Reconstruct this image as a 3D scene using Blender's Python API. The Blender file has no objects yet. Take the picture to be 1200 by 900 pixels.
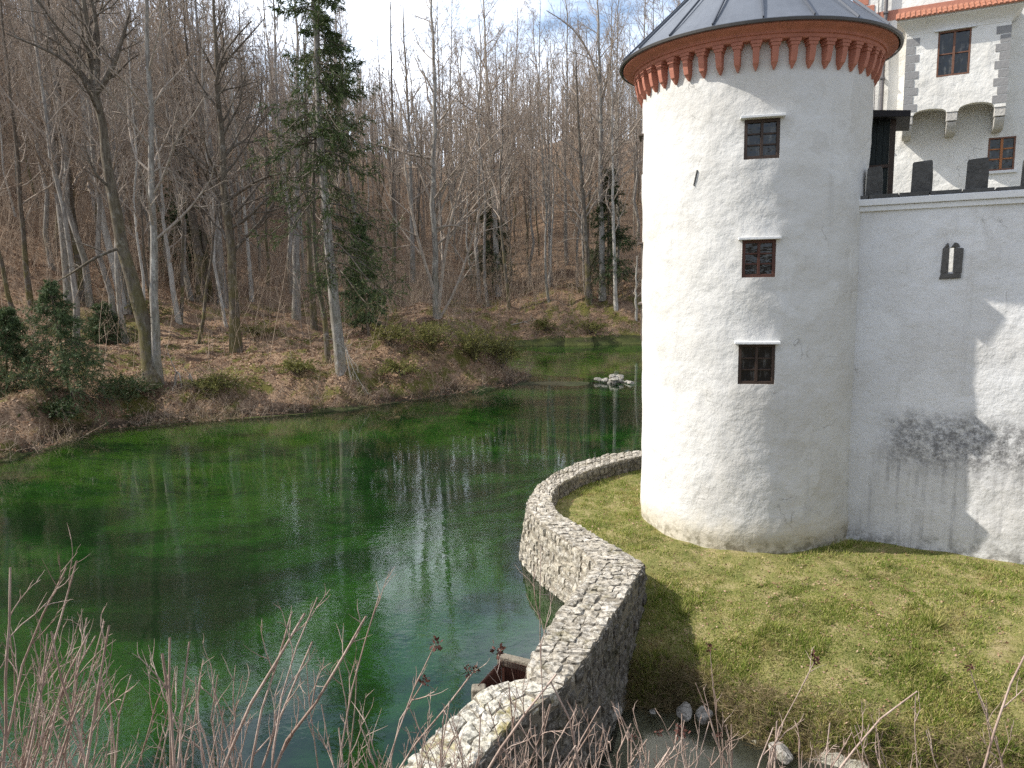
import bpy, math, random
import numpy as np
from mathutils import Vector, Matrix

S = bpy.context.scene
C = S.collection
rad = math.radians

# ------------------------------------------------------------------ camera
EYE = 6.5
FPX = 870.0
PITCH, ROLL = rad(8.4), 0.023
_F = np.array([0, math.cos(PITCH), -math.sin(PITCH)])
_R0 = np.array([1.0, 0, 0]); _U0 = np.array([0, math.sin(PITCH), math.cos(PITCH)])
_R = _R0*math.cos(ROLL) - _U0*math.sin(ROLL)
_U = _U0*math.cos(ROLL) + _R0*math.sin(ROLL)
cam = bpy.data.cameras.new('camera'); camo = bpy.data.objects.new('camera', cam); C.objects.link(camo)
cam.sensor_width = 36; cam.lens = 36*FPX/1200; cam.clip_start = 0.1; cam.clip_end = 3000
m = Matrix.Identity(4)
for i in range(3):
    m[i][0] = _R[i]; m[i][1] = _U[i]; m[i][2] = -_F[i]
m[2][3] = EYE
camo.matrix_world = m
S.camera = camo

# ------------------------------------------------------------------ light
SUN_AZ, SUN_EL = rad(175.0), rad(43)
SV = Vector((math.cos(SUN_AZ)*math.cos(SUN_EL), math.sin(SUN_AZ)*math.cos(SUN_EL), math.sin(SUN_EL)))
sl = bpy.data.lights.new('sun', 'SUN'); sl.energy = 4.0; sl.angle = rad(0.5); sl.color = (1, .955, .88)
so = bpy.data.objects.new('sun', sl); C.objects.link(so)
so.rotation_euler = (-SV).to_track_quat('-Z', 'Y').to_euler()
W = bpy.data.worlds.new('World'); S.world = W; W.use_nodes = True
nt = W.node_tree; nt.nodes.clear()
def N(t, ty, **kw):
    n = t.nodes.new(ty)
    for k, v in kw.items():
        if k == 'ins':
            for a, b in v.items(): n.inputs[a].default_value = b
        else: setattr(n, k, v)
    return n
sky = N(nt, 'ShaderNodeTexSky', sky_type='NISHITA', sun_disc=False, sun_elevation=SUN_EL,
        sun_rotation=math.atan2(SV.x, SV.y), air_density=1.0, dust_density=1.5)
tc = N(nt, 'ShaderNodeTexCoord'); mp = N(nt, 'ShaderNodeMapping'); mp.inputs['Scale'].default_value = (1, 1, 2.6)
cn = N(nt, 'ShaderNodeTexNoise', ins={'Scale': 3.2, 'Detail': 7, 'Roughness': .58})
cr = N(nt, 'ShaderNodeValToRGB'); cr.color_ramp.elements[0].position = .36; cr.color_ramp.elements[1].position = .62
mx = N(nt, 'ShaderNodeMix', data_type='RGBA'); mx.inputs[7].default_value = (6.6, 6.9, 7.5, 1)
bg = N(nt, 'ShaderNodeBackground', ins={'Strength': .142}); wo = N(nt, 'ShaderNodeOutputWorld')
L = nt.links.new
L(tc.outputs['Generated'], mp.inputs[0]); L(mp.outputs[0], cn.inputs['Vector']); L(cn.outputs[0], cr.inputs[0])
gy = N(nt, 'ShaderNodeSeparateXYZ'); L(tc.outputs['Generated'], gy.inputs[0])
g1 = N(nt, 'ShaderNodeMapRange', interpolation_type='SMOOTHSTEP', ins={1: .45, 2: .95, 3: 0., 4: 1.}); L(gy.outputs[1], g1.inputs[0])
cb_ = N(nt, 'ShaderNodeMix', data_type='RGBA'); cb_.inputs[6].default_value = (4.8, 5.1, 5.7, 1); cb_.inputs[7].default_value = (9.6, 10.3, 11.5, 1); L(g1.outputs[0], cb_.inputs[0]); L(cb_.outputs[2], mx.inputs[7])
L(cr.outputs[0], mx.inputs[0]); L(sky.outputs[0], mx.inputs[6]); L(mx.outputs[2], bg.inputs[0]); L(bg.outputs[0], wo.inputs[0])
S.view_settings.view_transform = 'Standard'; S.view_settings.look = 'None'
S.view_settings.exposure = 0.70; S.view_settings.gamma = 1
S.cycles.use_denoising = False

# ------------------------------------------------------------------ pixel -> place helpers (where things stand)
def ray(px, py): return (_F*FPX + _R*(px-600) - _U*(py-450))/FPX
CAMP = np.array([0, 0, EYE])
def at(px, py, z):
    d = ray(px, py); return CAMP + d*((z-EYE)/d[2])
def at_depth(px, py, Y):
    d = ray(px, py); return CAMP + d*(Y/d[1])
def on_plane(px, py, P, n):
    d = ray(px, py); return CAMP + d*(np.dot(np.array(P)-CAMP, n)/np.dot(d, n))
def on_cyl(px, py, c, r):
    d = ray(px, py); a = d[0]**2+d[1]**2; b = -(d[0]*c[0]+d[1]*c[1]); k = c[0]**2+c[1]**2-r*r
    t = (-b-math.sqrt(max(b*b-a*k, 0)))/a
    return CAMP + d*t

# ------------------------------------------------------------------ mesh helpers
def mk_mesh(name, V, FS, smooth=False):
    me = bpy.data.meshes.new(name)
    V = np.asarray(V, dtype=np.float32).reshape(-1, 3)
    FS = [np.asarray(f, dtype=np.int32) for f in FS if len(f)]
    me.vertices.add(len(V)); me.vertices.foreach_set('co', V.ravel())
    nl = sum(f.size for f in FS); npoly = sum(len(f) for f in FS)
    me.loops.add(nl); me.polygons.add(npoly)
    me.loops.foreach_set('vertex_index', np.concatenate([f.ravel() for f in FS]))
    tot = np.concatenate([np.full(len(f), f.shape[1], np.int32) for f in FS])
    st = np.concatenate([[0], np.cumsum(tot)[:-1]]).astype(np.int32)
    me.polygons.foreach_set('loop_start', st); me.polygons.foreach_set('loop_total', tot)
    me.polygons.foreach_set('use_smooth', np.full(npoly, smooth))
    me.update(calc_edges=True)
    return me
def link(name, me, mat=None, parent=None):
    o = bpy.data.objects.new(name, me); C.objects.link(o)
    if mat is not None:
        me.materials.clear(); me.materials.append(mat)
    if parent is not None: o.parent = parent
    return o
def tag(o, label=None, cat=None, group=None, kind=None):
    if label: o['label'] = label
    if cat: o['category'] = cat
    if group: o['group'] = group
    if kind: o['kind'] = kind
    return o
def empty(name, loc, rz=0):
    o = bpy.data.objects.new(name, None); C.objects.link(o); o.location = loc; o.rotation_euler = (0, 0, rz)
    o.empty_display_size = .2
    return o
class MB:
    """collects simple solids into one mesh"""
    def __init__(s): s.v = []; s.f = []
    def add(s, vs, fs):
        b = len(s.v); s.v += [tuple(map(float, p)) for p in vs]; s.f += [tuple(i+b for i in f) for f in fs]
    def box(s, x0, x1, y0, y1, z0, z1, M=None):
        vs = [(x, y, z) for z in (z0, z1) for y in (y0, y1) for x in (x0, x1)]
        if M is not None: vs = [M @ Vector(p) for p in vs]
        s.add(vs, [(0, 2, 3, 1), (4, 5, 7, 6), (0, 1, 5, 4), (2, 6, 7, 3), (0, 4, 6, 2), (1, 3, 7, 5)])
    def prism(s, poly, y0, y1):           # polygon in x,z extruded in y
        n = len(poly)
        vs = [(x, y0, z) for x, z in poly] + [(x, y1, z) for x, z in poly]
        fs = [tuple(range(n)), tuple(range(2*n-1, n-1, -1))] + [(i, i+n, (i+1) % n+n, (i+1) % n) for i in range(n)]
        s.add(vs, fs)
    def lathe(s, prof, seg, a0=0, a1=2*math.pi):
        full = abs(a1-a0-2*math.pi) < 1e-6; m_ = seg if full else seg+1; vs = []; fs = []
        for r, z in prof:
            for k in range(m_):
                a = a0+(a1-a0)*k/seg; vs.append((r*math.cos(a), r*math.sin(a), z))
        for i in range(len(prof)-1):
            for k in range(seg):
                k2 = (k+1) % m_ if full else k+1
                fs.append((i*m_+k, i*m_+k2, (i+1)*m_+k2, (i+1)*m_+k))
        s.add(vs, fs)
    def build(s, name, mat, parent=None, smooth=False, bevel=0):
        me = bpy.data.meshes.new(name); me.from_pydata(s.v, [], s.f); me.update()
        if smooth: me.polygons.foreach_set('use_smooth', [True]*len(me.polygons))
        o = link(name, me, mat, parent)
        if bevel:
            b = o.modifiers.new('bevel', 'BEVEL'); b.width = bevel; b.segments = 2; b.limit_method = 'ANGLE'
        return o

def hash2(ix, iy, seed):
    h = (ix.astype(np.int64)*374761393 + iy.astype(np.int64)*668265263 + seed*1274126177) & 0x7fffffff
    h = ((h ^ (h >> 13))*1103515245) & 0x7fffffff
    return ((h ^ (h >> 16)) & 0xffff)/65535.0
def vnoise(x, y, seed=0):
    ix = np.floor(x); iy = np.floor(y); fx = x-ix; fy = y-iy
    fx = fx*fx*(3-2*fx); fy = fy*fy*(3-2*fy)
    a = hash2(ix, iy, seed); b = hash2(ix+1, iy, seed); c = hash2(ix, iy+1, seed); d = hash2(ix+1, iy+1, seed)
    return (a*(1-fx)+b*fx)*(1-fy)+(c*(1-fx)+d*fx)*fy - .5
def fbm(x, y, sc, oc=4, seed=0):
    x = np.asarray(x, float); y = np.asarray(y, float); r = 0; a = 1.0
    for k in range(oc):
        r = r + a*vnoise(x*sc, y*sc, seed+k*17); sc *= 2.03; a *= .5
    return r
def sstep(a, b, x):
    t = np.clip((x-a)/(b-a), 0, 1); return t*t*(3-2*t)

# ------------------------------------------------------------------ materials
def newmat(name):
    mt = bpy.data.materials.new(name); mt.use_nodes = True; t = mt.node_tree; t.nodes.clear()
    out = N(t, 'ShaderNodeOutputMaterial'); return mt, t, out
def ramp(t, src, stops):
    r = N(t, 'ShaderNodeValToRGB'); e = r.color_ramp.elements
    while len(e) < len(stops): e.new(.5)
    for i, (p, c) in enumerate(stops):
        e[i].position = p; e[i].color = (*c, 1) if len(c) == 3 else c
    t.links.new(src, r.inputs[0]); return r.outputs[0]
def noise_node(t, vec, scale, detail=5, rough=.55, dist=0):
    n = N(t, 'ShaderNodeTexNoise', ins={'Scale': scale, 'Detail': detail, 'Roughness': rough, 'Distortion': dist})
    t.links.new(vec, n.inputs['Vector']); return n.outputs[0]
def mixc(t, fac, a, b, mode='MIX'):
    n = N(t, 'ShaderNodeMix', data_type='RGBA', blend_type=mode)
    for s, v in ((0, fac), (6, a), (7, b)):
        if hasattr(v, 'node'): t.links.new(v, n.inputs[s])
        else: n.inputs[s].default_value = v if s == 0 else (*v, 1)
    return n.outputs[2]
def mth(t, op, a, b=0.0, clamp=False):
    n = N(t, 'ShaderNodeMath', operation=op, use_clamp=clamp)
    for i, v in enumerate((a, b)):
        if hasattr(v, 'node'): t.links.new(v, n.inputs[i])
        else: n.inputs[i].default_value = v
    return n.outputs[0]
def maprange(t, v, a, b, c=0., d=1.):
    n = N(t, 'ShaderNodeMapRange', interpolation_type='SMOOTHSTEP', ins={1: a, 2: b, 3: c, 4: d}); t.links.new(v, n.inputs[0]); return n.outputs[0]
def bump(t, h, dist, strength=1.0, nrm=None):
    b = N(t, 'ShaderNodeBump', ins={'Distance': dist, 'Strength': strength}); t.links.new(h, b.inputs['Height'])
    if nrm is not None: t.links.new(nrm, b.inputs['Normal'])
    return b.outputs[0]
def bsdf(t, out, col, rough=.85, nrm=None, spec=.3, metal=0, sheen=0):
    p = N(t, 'ShaderNodeBsdfPrincipled')
    for k, v in (('Base Color', col), ('Roughness', rough), ('Specular IOR Level', spec), ('Metallic', metal)):
        if hasattr(v, 'node'): t.links.new(v, p.inputs[k])
        else: p.inputs[k].default_value = (*v, 1) if isinstance(v, tuple) else v
    if nrm is not None: t.links.new(nrm, p.inputs['Normal'])
    t.links.new(p.outputs[0], out.inputs[0]); return p
def objco(t): return N(t, 'ShaderNodeTexCoord').outputs['Object']
def geopos(t): return N(t, 'ShaderNodeNewGeometry').outputs['Position']
def mapped(t, v, sc):
    n = N(t, 'ShaderNodeMapping'); n.inputs['Scale'].default_value = sc; t.links.new(v, n.inputs[0]); return n.outputs[0]
def sepxyz(t, v):
    n = N(t, 'ShaderNodeSeparateXYZ'); t.links.new(v, n.inputs[0]); return n.outputs

def plaster(name, base=(.62, .61, .58), kind='tower'):
    mt, t, out = newmat(name); p = objco(t)
    big = noise_node(t, p, .55, 4, .6); med = noise_node(t, p, 2.6, 5, .62); fine = noise_node(t, p, 26, 4, .65)
    col = mixc(t, maprange(t, big, .35, .7), base, tuple(c*k for c, k in zip(base, (.90, .885, .86))))
    col = mixc(t, maprange(t, med, .52, .75, 0, .5), col, tuple(c*k for c, k in zip(base, (.88, .87, .84))))
    vo = N(t, 'ShaderNodeTexVoronoi', feature='DISTANCE_TO_EDGE', ins={'Scale': .55})
    dv = N(t, 'ShaderNodeVectorMath', operation='ADD'); nz = N(t, 'ShaderNodeTexNoise', ins={'Scale': 1.8, 'Detail': 5}); t.links.new(p, nz.inputs['Vector'])
    sc_ = N(t, 'ShaderNodeVectorMath', operation='SCALE'); sc_.inputs['Scale'].default_value = .9; t.links.new(nz.outputs['Color'], sc_.inputs[0]); t.links.new(sc_.outputs[0], dv.inputs[1]); t.links.new(p, dv.inputs[0]); t.links.new(dv.outputs[0], vo.inputs['Vector'])
    crk = mth(t, 'MULTIPLY', maprange(t, vo.outputs['Distance'], .007, .001), maprange(t, noise_node(t, p, .9, 3), .54, .62, 0, .6))
    col = mixc(t, crk, col, (.22, .21, .19))
    rep = mth(t, 'MULTIPLY', maprange(t, noise_node(t, p, .75, 2, .4, .8), .56, .585), .5)
    col = mixc(t, rep, col, tuple(min(1, c*1.08) for c in base))
    xyz = sepxyz(t, p)
    strk = noise_node(t, mapped(t, p, (4, 4, .18)), 1, 5, .65)
    col = mixc(t, mth(t, 'MULTIPLY', maprange(t, strk, .52, .72, 0, .38), maprange(t, big, .4, .6)), col, (.42, .41, .385))
    if kind == 'tower':
        zz = mth(t, 'ADD', xyz[2], mth(t, 'MULTIPLY', med, .9))
        col = mixc(t, maprange(t, zz, 1.45, .55, 0, .75), col, (.56, .50, .38))
        col = mixc(t, mth(t, 'MULTIPLY', maprange(t, zz, .95, .5), maprange(t, noise_node(t, p, 5, 4), .45, .62)), col, (.30, .27, .2))
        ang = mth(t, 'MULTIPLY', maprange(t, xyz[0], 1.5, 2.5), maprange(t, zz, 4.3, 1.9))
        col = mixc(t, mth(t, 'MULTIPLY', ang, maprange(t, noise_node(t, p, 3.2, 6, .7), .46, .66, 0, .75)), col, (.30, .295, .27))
    if kind == 'wall':
        st = noise_node(t, mapped(t, p, (9, 9, .55)), 1.0, 4, .6)
        blot = noise_node(t, p, 1.5, 7, .72)
        zb = mth(t, 'ADD', xyz[2], mth(t, 'MULTIPLY', blot, .9))
        xb = maprange(t, xyz[0], .2, 1.1)
        band = mth(t, 'MULTIPLY', mth(t, 'MULTIPLY', maprange(t, zb, 2.1, 2.75), maprange(t, zb, 3.9, 3.2)), xb)
        speck = maprange(t, noise_node(t, p, 5, 9, .85), .36, .60)
        m1 = mth(t, 'MULTIPLY', mth(t, 'MULTIPLY', band, speck), .88)
        low = mth(t, 'MULTIPLY', maprange(t, zb, 3.0, 2.6), maprange(t, xyz[0], -.3, .8))
        m2 = mth(t, 'MULTIPLY', mth(t, 'MULTIPLY', low, maprange(t, st, .40, .78)), maprange(t, blot, .36, .62, .05, .8))
        base_d = mth(t, 'MULTIPLY', maprange(t, zb, 1.0, .45), maprange(t, noise_node(t, p, 4, 6, .7), .42, .6, 0, .8))
        col = mixc(t, mth(t, 'MULTIPLY', low, .25), col, (.60, .58, .55))
        col = mixc(t, m2, col, (.27, .265, .26))
        col = mixc(t, m1, col, (.11, .108, .11))
        col = mixc(t, base_d, col, (.22, .215, .20))
        drip = mth(t, 'MULTIPLY', maprange(t, noise_node(t, mapped(t, p, (3.5, 3.5, .12)), 1, 3), .58, .72, 0, .3), maprange(t, xyz[2], 5.5, 8.0))
        col = mixc(t, drip, col, (.45, .44, .43))
    n1 = bump(t, big, .12, .9); n2 = bump(t, med, .040, .9, n1); n3 = bump(t, noise_node(t, p, 13, 5, .65), .010, 1, n2)
    bsdf(t, out, col, .9, n3, .2); return mt
def simple(name, c, rough=.8, var=.3, scale=6, bumpd=.01, spec=.3, metal=0, stretch=(1, 1, 1)):
    mt, t, out = newmat(name); p = mapped(t, objco(t), stretch)
    n = noise_node(t, p, scale, 6, .62)
    col = mixc(t, n, tuple(x*(1-var) for x in c), tuple(min(1, x*(1+var)) for x in c))
    bsdf(t, out, col, rough, bump(t, noise_node(t, p, scale*2.5, 5), bumpd), spec, metal); return mt
def bark(name, c1, c2, moss=0.0, lich=.4, mossz=3.0):
    mt, t, out = newmat(name); p = objco(t)
    oi = N(t, 'ShaderNodeObjectInfo').outputs['Random']
    off = N(t, 'ShaderNodeVectorMath', operation='SCALE'); cb = N(t, 'ShaderNodeCombineXYZ')
    t.links.new(oi, cb.inputs[0]); t.links.new(oi, cb.inputs[1]); t.links.new(cb.outputs[0], off.inputs[0]); off.inputs['Scale'].default_value = 37
    ad = N(t, 'ShaderNodeVectorMath', operation='ADD'); t.links.new(p, ad.inputs[0]); t.links.new(off.outputs[0], ad.inputs[1]); q = ad.outputs[0]
    v = noise_node(t, mapped(t, q, (6, 6, 1.2)), 1.4, 6, .65)
    col = mixc(t, maprange(t, v, .35, .65), c1, c2)
    l = noise_node(t, mapped(t, q, (1, 1, .7)), 3.2, 5, .7)
    col = mixc(t, maprange(t, l, .55, .66, 0, lich), col, (.50, .48, .43))
    z = sepxyz(t, p)[2]
    if moss:
        mm = mth(t, 'MULTIPLY', maprange(t, noise_node(t, q, .9, 5, .6), .42, .58), maprange(t, z, mossz*2.2, mossz*.3, 0, moss))
        col = mixc(t, mm, col, (.12, .105, .03))
    bsdf(t, out, col, .95, bump(t, v, .03), .1); return mt
def leafy(name, cols, rough=.7, trans=.25):
    mt, t, out = newmat(name)
    r = N(t, 'ShaderNodeNewGeometry').outputs['Random Per Island']
    col = ramp(t, r, [(i/(len(cols)-1), c) for i, c in enumerate(cols)])
    big = noise_node(t, geopos(t), .6, 3)
    col = mixc(t, maprange(t, big, .3, .7, 0, .35), col, cols[0])
    if name == 'grass_blades':
        col = mixc(t, maprange(t, noise_node(t, geopos(t), 1.3, 7, .75), .50, .64, 0, .6), col, (.46, .36, .17))
        col = mixc(t, maprange(t, noise_node(t, geopos(t), .5, 4, .6), .52, .64, 0, .5), col, (.07, .105, .022))
    p = N(t, 'ShaderNodeBsdfPrincipled', ins={'Roughness': rough, 'Specular IOR Level': .2}); t.links.new(col, p.inputs['Base Color'])
    tr = N(t, 'ShaderNodeBsdfTranslucent'); t.links.new(col, tr.inputs[0])
    ms = N(t, 'ShaderNodeMixShader', ins={0: trans}); t.links.new(p.outputs[0], ms.inputs[1]); t.links.new(tr.outputs[0], ms.inputs[2])
    t.links.new(ms.outputs[0], out.inputs[0]); return mt
def stone_mat(name, cols, moss=.3, moss_c=(.16, .14, .04), lich=.35):
    mt, t, out = newmat(name); p = objco(t)
    r = N(t, 'ShaderNodeNewGeometry').outputs['Random Per Island']
    col = ramp(t, r, [(i/(len(cols)-1), c) for i, c in enumerate(cols)])
    n = noise_node(t, p, 9, 7, .7)
    col = mixc(t, maprange(t, n, .44, .58, 0, .8), col, tuple(x*.30 for x in cols[0]))
    col = mixc(t, maprange(t, noise_node(t, p, 11, 7, .78), .52, .58, 0, lich*1.5), col, (.70, .67, .60))
    col = mixc(t, maprange(t, noise_node(t, p, 2.1, 6, .7), .52, .66, 0, moss), col, moss_c)
    nb = bump(t, noise_node(t, p, 14, 6, .7), .03)
    bsdf(t, out, col, .95, bump(t, noise_node(t, p, 60, 4, .7), .006, 1, nb), .15); return mt

M = {}
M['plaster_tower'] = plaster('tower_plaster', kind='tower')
M['plaster_wall'] = plaster('curtain_plaster', (.66, .658, .65), 'wall')
M['plaster_house'] = plaster('house_plaster', (.76, .745, .70), 'house')
M['coping'] = simple('white_coping', (.68, .68, .67), .8, .12, 3)
M['dark_stone'] = simple('dark_stone', (.085, .083, .078), .95, .75, 5, .04)
M['slit_stone'] = simple('slit_stone', (.10, .095, .088), .95, .6, 9, .02)
M['red'] = simple('red_plaster', (.43, .175, .12), .85, .35, 4, .008)
M['red_brick'] = simple('red_quoin', (.44, .19, .13), .85, .15, 3)
M['grey_quoin'] = simple('grey_quoin', (.27, .265, .26), .9, .2, 5)
M['grey_stone'] = simple('carved_stone', (.46, .44, .40), .9, .35, 8, .02)
M['tile'] = simple('roof_tile', (.36, .155, .095), .85, .4, 7, .01)
M['metal'] = simple('roof_metal', (.15, .165, .19), .55, .3, 1.6, .012, .4, .3)
M['seam'] = simple('roof_seam', (.11, .12, .14), .55, .2, 2, .003, .5, .5)
M['gutter'] = simple('gutter_metal', (.09, .085, .08), .5, .2, 3, .003, .5, .5)
M['pipe'] = simple('pipe_metal', (.13, .12, .12), .5, .2, 3, .003, .5, .4)
M['darkwood'] = simple('dark_wood', (.045, .027, .018), .6, .5, 5, .006, .4, 0, (3, 3, .5))
M['redwood'] = simple('red_brown_wood', (.075, .028, .017), .6, .4, 5, .006, .4, 0, (3, 3, .5))
M['orangewood'] = simple('orange_wood', (.33, .13, .045), .6, .3, 5, .006, .4, 0, (3, 3, .5))
M['brownwood'] = simple('brown_wood', (.16, .075, .045), .6, .3, 5, .006, .4, 0, (3, 3, .5))
M['greyplank'] = simple('weathered_plank', (.15, .12, .10), .8, .3, 5, .006, .3, 0, (3, 3, .5))
M['hut'] = simple('hut_board', (.012, .018, .017), .6, .4, 4, .01, .3, 0, (4, 4, .4))
M['hutroof'] = simple('hut_roof', (.02, .018, .02), .7, .4, 4, .006)
M['mortar'] = simple('mortar', (.20, .175, .135), .95, .5, 9, .03)
M['rust'] = simple('rusty_steel', (.085, .034, .024), .7, .4, 8, .002)
mt, t, out = newmat('window_glass'); p = objco(t)
nb = bump(t, noise_node(t, p, 5, 3), .02)
bsdf(t, out, mixc(t, maprange(t, noise_node(t, mapped(t, p, (4, 1, 1.5)), 2.2, 4), .5, .72), (.008, .010, .013), (.10, .10, .095)), .08, nb, .6)
M['glass'] = mt
M['top_stone'] = stone_mat('top_stone', [(.29, .26, .21), (.46, .415, .34), (.36, .32, .255), (.56, .515, .44)], .30)
M['lichen_stone'] = stone_mat('lichen_stone', [(.46, .43, .36), (.58, .55, .46), (.52, .48, .38), (.64, .60, .52)], .7, (.27, .22, .05), .5)
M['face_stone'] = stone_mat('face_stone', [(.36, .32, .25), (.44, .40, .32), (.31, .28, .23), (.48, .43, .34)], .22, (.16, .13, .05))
M['dark_face'] = stone_mat('shaded_mossy_stone', [(.15, .135, .115), (.22, .20, .17), (.11, .10, .085)], .5, (.06, .06, .02), .15)  # lawn-side shade put into the darker stone colours, with moss patches
M['rock'] = stone_mat('rock', [(.26, .24, .21), (.38, .355, .31)], .3, (.14, .13, .06), .3)

M['bark_grey'] = bark('grey_bark', (.17, .15, .13), (.33, .305, .27), .3, .6)
M['bark_brown'] = bark('brown_bark', (.085, .068, .052), (.17, .145, .118), .7, .25, 4)
M['bark_moss'] = bark('mossy_bark', (.085, .068, .05), (.17, .145, .11), .6, .25, 6)
M['bark_pale'] = bark('pale_bark', (.30, .275, .24), (.48, .45, .40), .2, .7, 1.5)
M['twig'] = bark('twig_bark', (.25, .205, .165), (.40, .335, .275), 0, .25)
M['twig_red'] = bark('red_twig_bark', (.29, .22, .16), (.44, .345, .26), 0, .1)
M['needle'] = leafy('needles', [(.030, .050, .016), (.065, .10, .03), (.12, .15, .045)], .6, .2)
M['needle_dark'] = leafy('dark_needles', [(.022, .040, .015), (.045, .072, .024), (.08, .105, .035)], .6, .15)
M['young_needle'] = leafy('young_needles', [(.05, .085, .035), (.09, .13, .055), (.14, .175, .075)], .6, .2)
M['bushleaf'] = leafy('bush_leaves', [(.10, .11, .03), (.18, .18, .05), (.28, .24, .09)], .7, .25)
M['grass'] = leafy('grass_blades', [(.095, .165, .02), (.20, .27, .04), (.38, .365, .10), (.64, .53, .27)], .8, .3)
M['drygrass'] = leafy('dry_grass', [(.15, .11, .055), (.24, .19, .10), (.33, .27, .16)], .85, .25)
M['litter'] = leafy('dead_leaves', [(.15, .085, .05), (.27, .165, .10), (.38, .25, .165), (.50, .37, .26)], .85, .15)
M['seed'] = simple('seed_head', (.085, .035, .025), .8, .4, 40, .003)
M['stemtan'] = bark('shrub_bark', (.28, .20, .16), (.48, .38, .32), 0, .25)

# ------------------------------------------------------------------ terrain
WZ, PZ = -.9, -1.6
def A2(lst, z): return np.array([at(px, py, z)[:2] for px, py in lst])
top_pairs = [((790, 528), (790, 534)), ((752, 528), (752, 534)), ((713, 532), (713, 543)), ((678, 541), (678, 555.5)), ((651, 553), (653, 569)),
             ((630, 568), (647, 579)), ((620, 584), (647, 588)), ((619, 596), (655, 602)), ((636, 614), (676, 613)), ((660, 630), (700, 627)),
             ((686, 646), (728, 643)), ((699, 660), (755, 659)), ((680, 684), (738, 690)), ((655, 716), (715, 724)),
             ((628, 760), (690, 764)), ((622, 775), (672, 787)), ((624, 797), (655, 806)), ((598, 797), (640, 816)), ((566, 806), (600, 846)), ((520, 850), (567, 882)), ((470, 900), (524, 930)), ((420, 955), (470, 985))]
WT = .45
WO = A2([a for a, b in top_pairs], WT); WI = A2([b for a, b in top_pairs], WT); WCEN = (WO+WI)/2
shore_px = [(-200, 575), (-100, 556), (0, 542), (60, 525), (120, 505), (250, 494), (330, 487), (400, 481), (500, 467), (560, 459), (600, 452), (618, 446), (624, 440)]
SH1 = A2(shore_px, WZ)
SH2 = np.array([(.2, 57), (-3, 62), (-5, 70), (-3, 76.5), (1, 77.5), (7, 76.6), (13.3, 76.4), (22, 74), (35, 72), (38, 40), (14, 27.2), (6, 25.2)])
POND = np.vstack([SH1, SH2, WCEN, [(-3.5, 6.9), (-12, 8), (-26, 11), (-38, 15), (-36, 24)]])
FARSHORE = np.vstack([[(-60, 20)], [(-36, 24)], SH1, SH2[:9]])
POOLEDGE = A2([(690, 833), (712, 838), (735, 828), (765, 834), (800, 834), (830, 848), (870, 868), (920, 884), (965, 896), (1100, 925), (1300, 960)], PZ)
POOL = np.vstack([WCEN[17:19], WI[16:17]*.5+WCEN[16:17]*.5, POOLEDGE, [(12, 7.2), (4, 7.4), (-1, 7.4)], WCEN[19:20]])
LAWN = np.vstack([WCEN[1:17], POOLEDGE, [(40, 6), (60, 30), (14, 27), (6, 25.1)]])
BAR = A2([(606, 450), (640, 449), (676, 449.5)], WZ)
def inside(poly, x, y):
    r = np.zeros(x.shape, bool); n = len(poly)
    for i in range(n):
        x1, y1 = poly[i]; x2, y2 = poly[(i+1) % n]
        if y1 == y2: continue
        c = ((y1 > y) != (y2 > y)) & (x < (x2-x1)*(y-y1)/(y2-y1)+x1)
        r ^= c
    return r
def dist_line(pl, x, y):
    d = np.full(x.shape, 1e9)
    for i in range(len(pl)-1):
        a = pl[i]; b = pl[i+1]; ab = b-a; l2 = max(ab @ ab, 1e-9)
        t_ = np.clip(((x-a[0])*ab[0]+(y-a[1])*ab[1])/l2, 0, 1)
        d = np.minimum(d, np.hypot(x-a[0]-t_*ab[0], y-a[1]-t_*ab[1]))
    return d
def softplus(x, k): return np.logaddexp(0, x/k)*k
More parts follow.
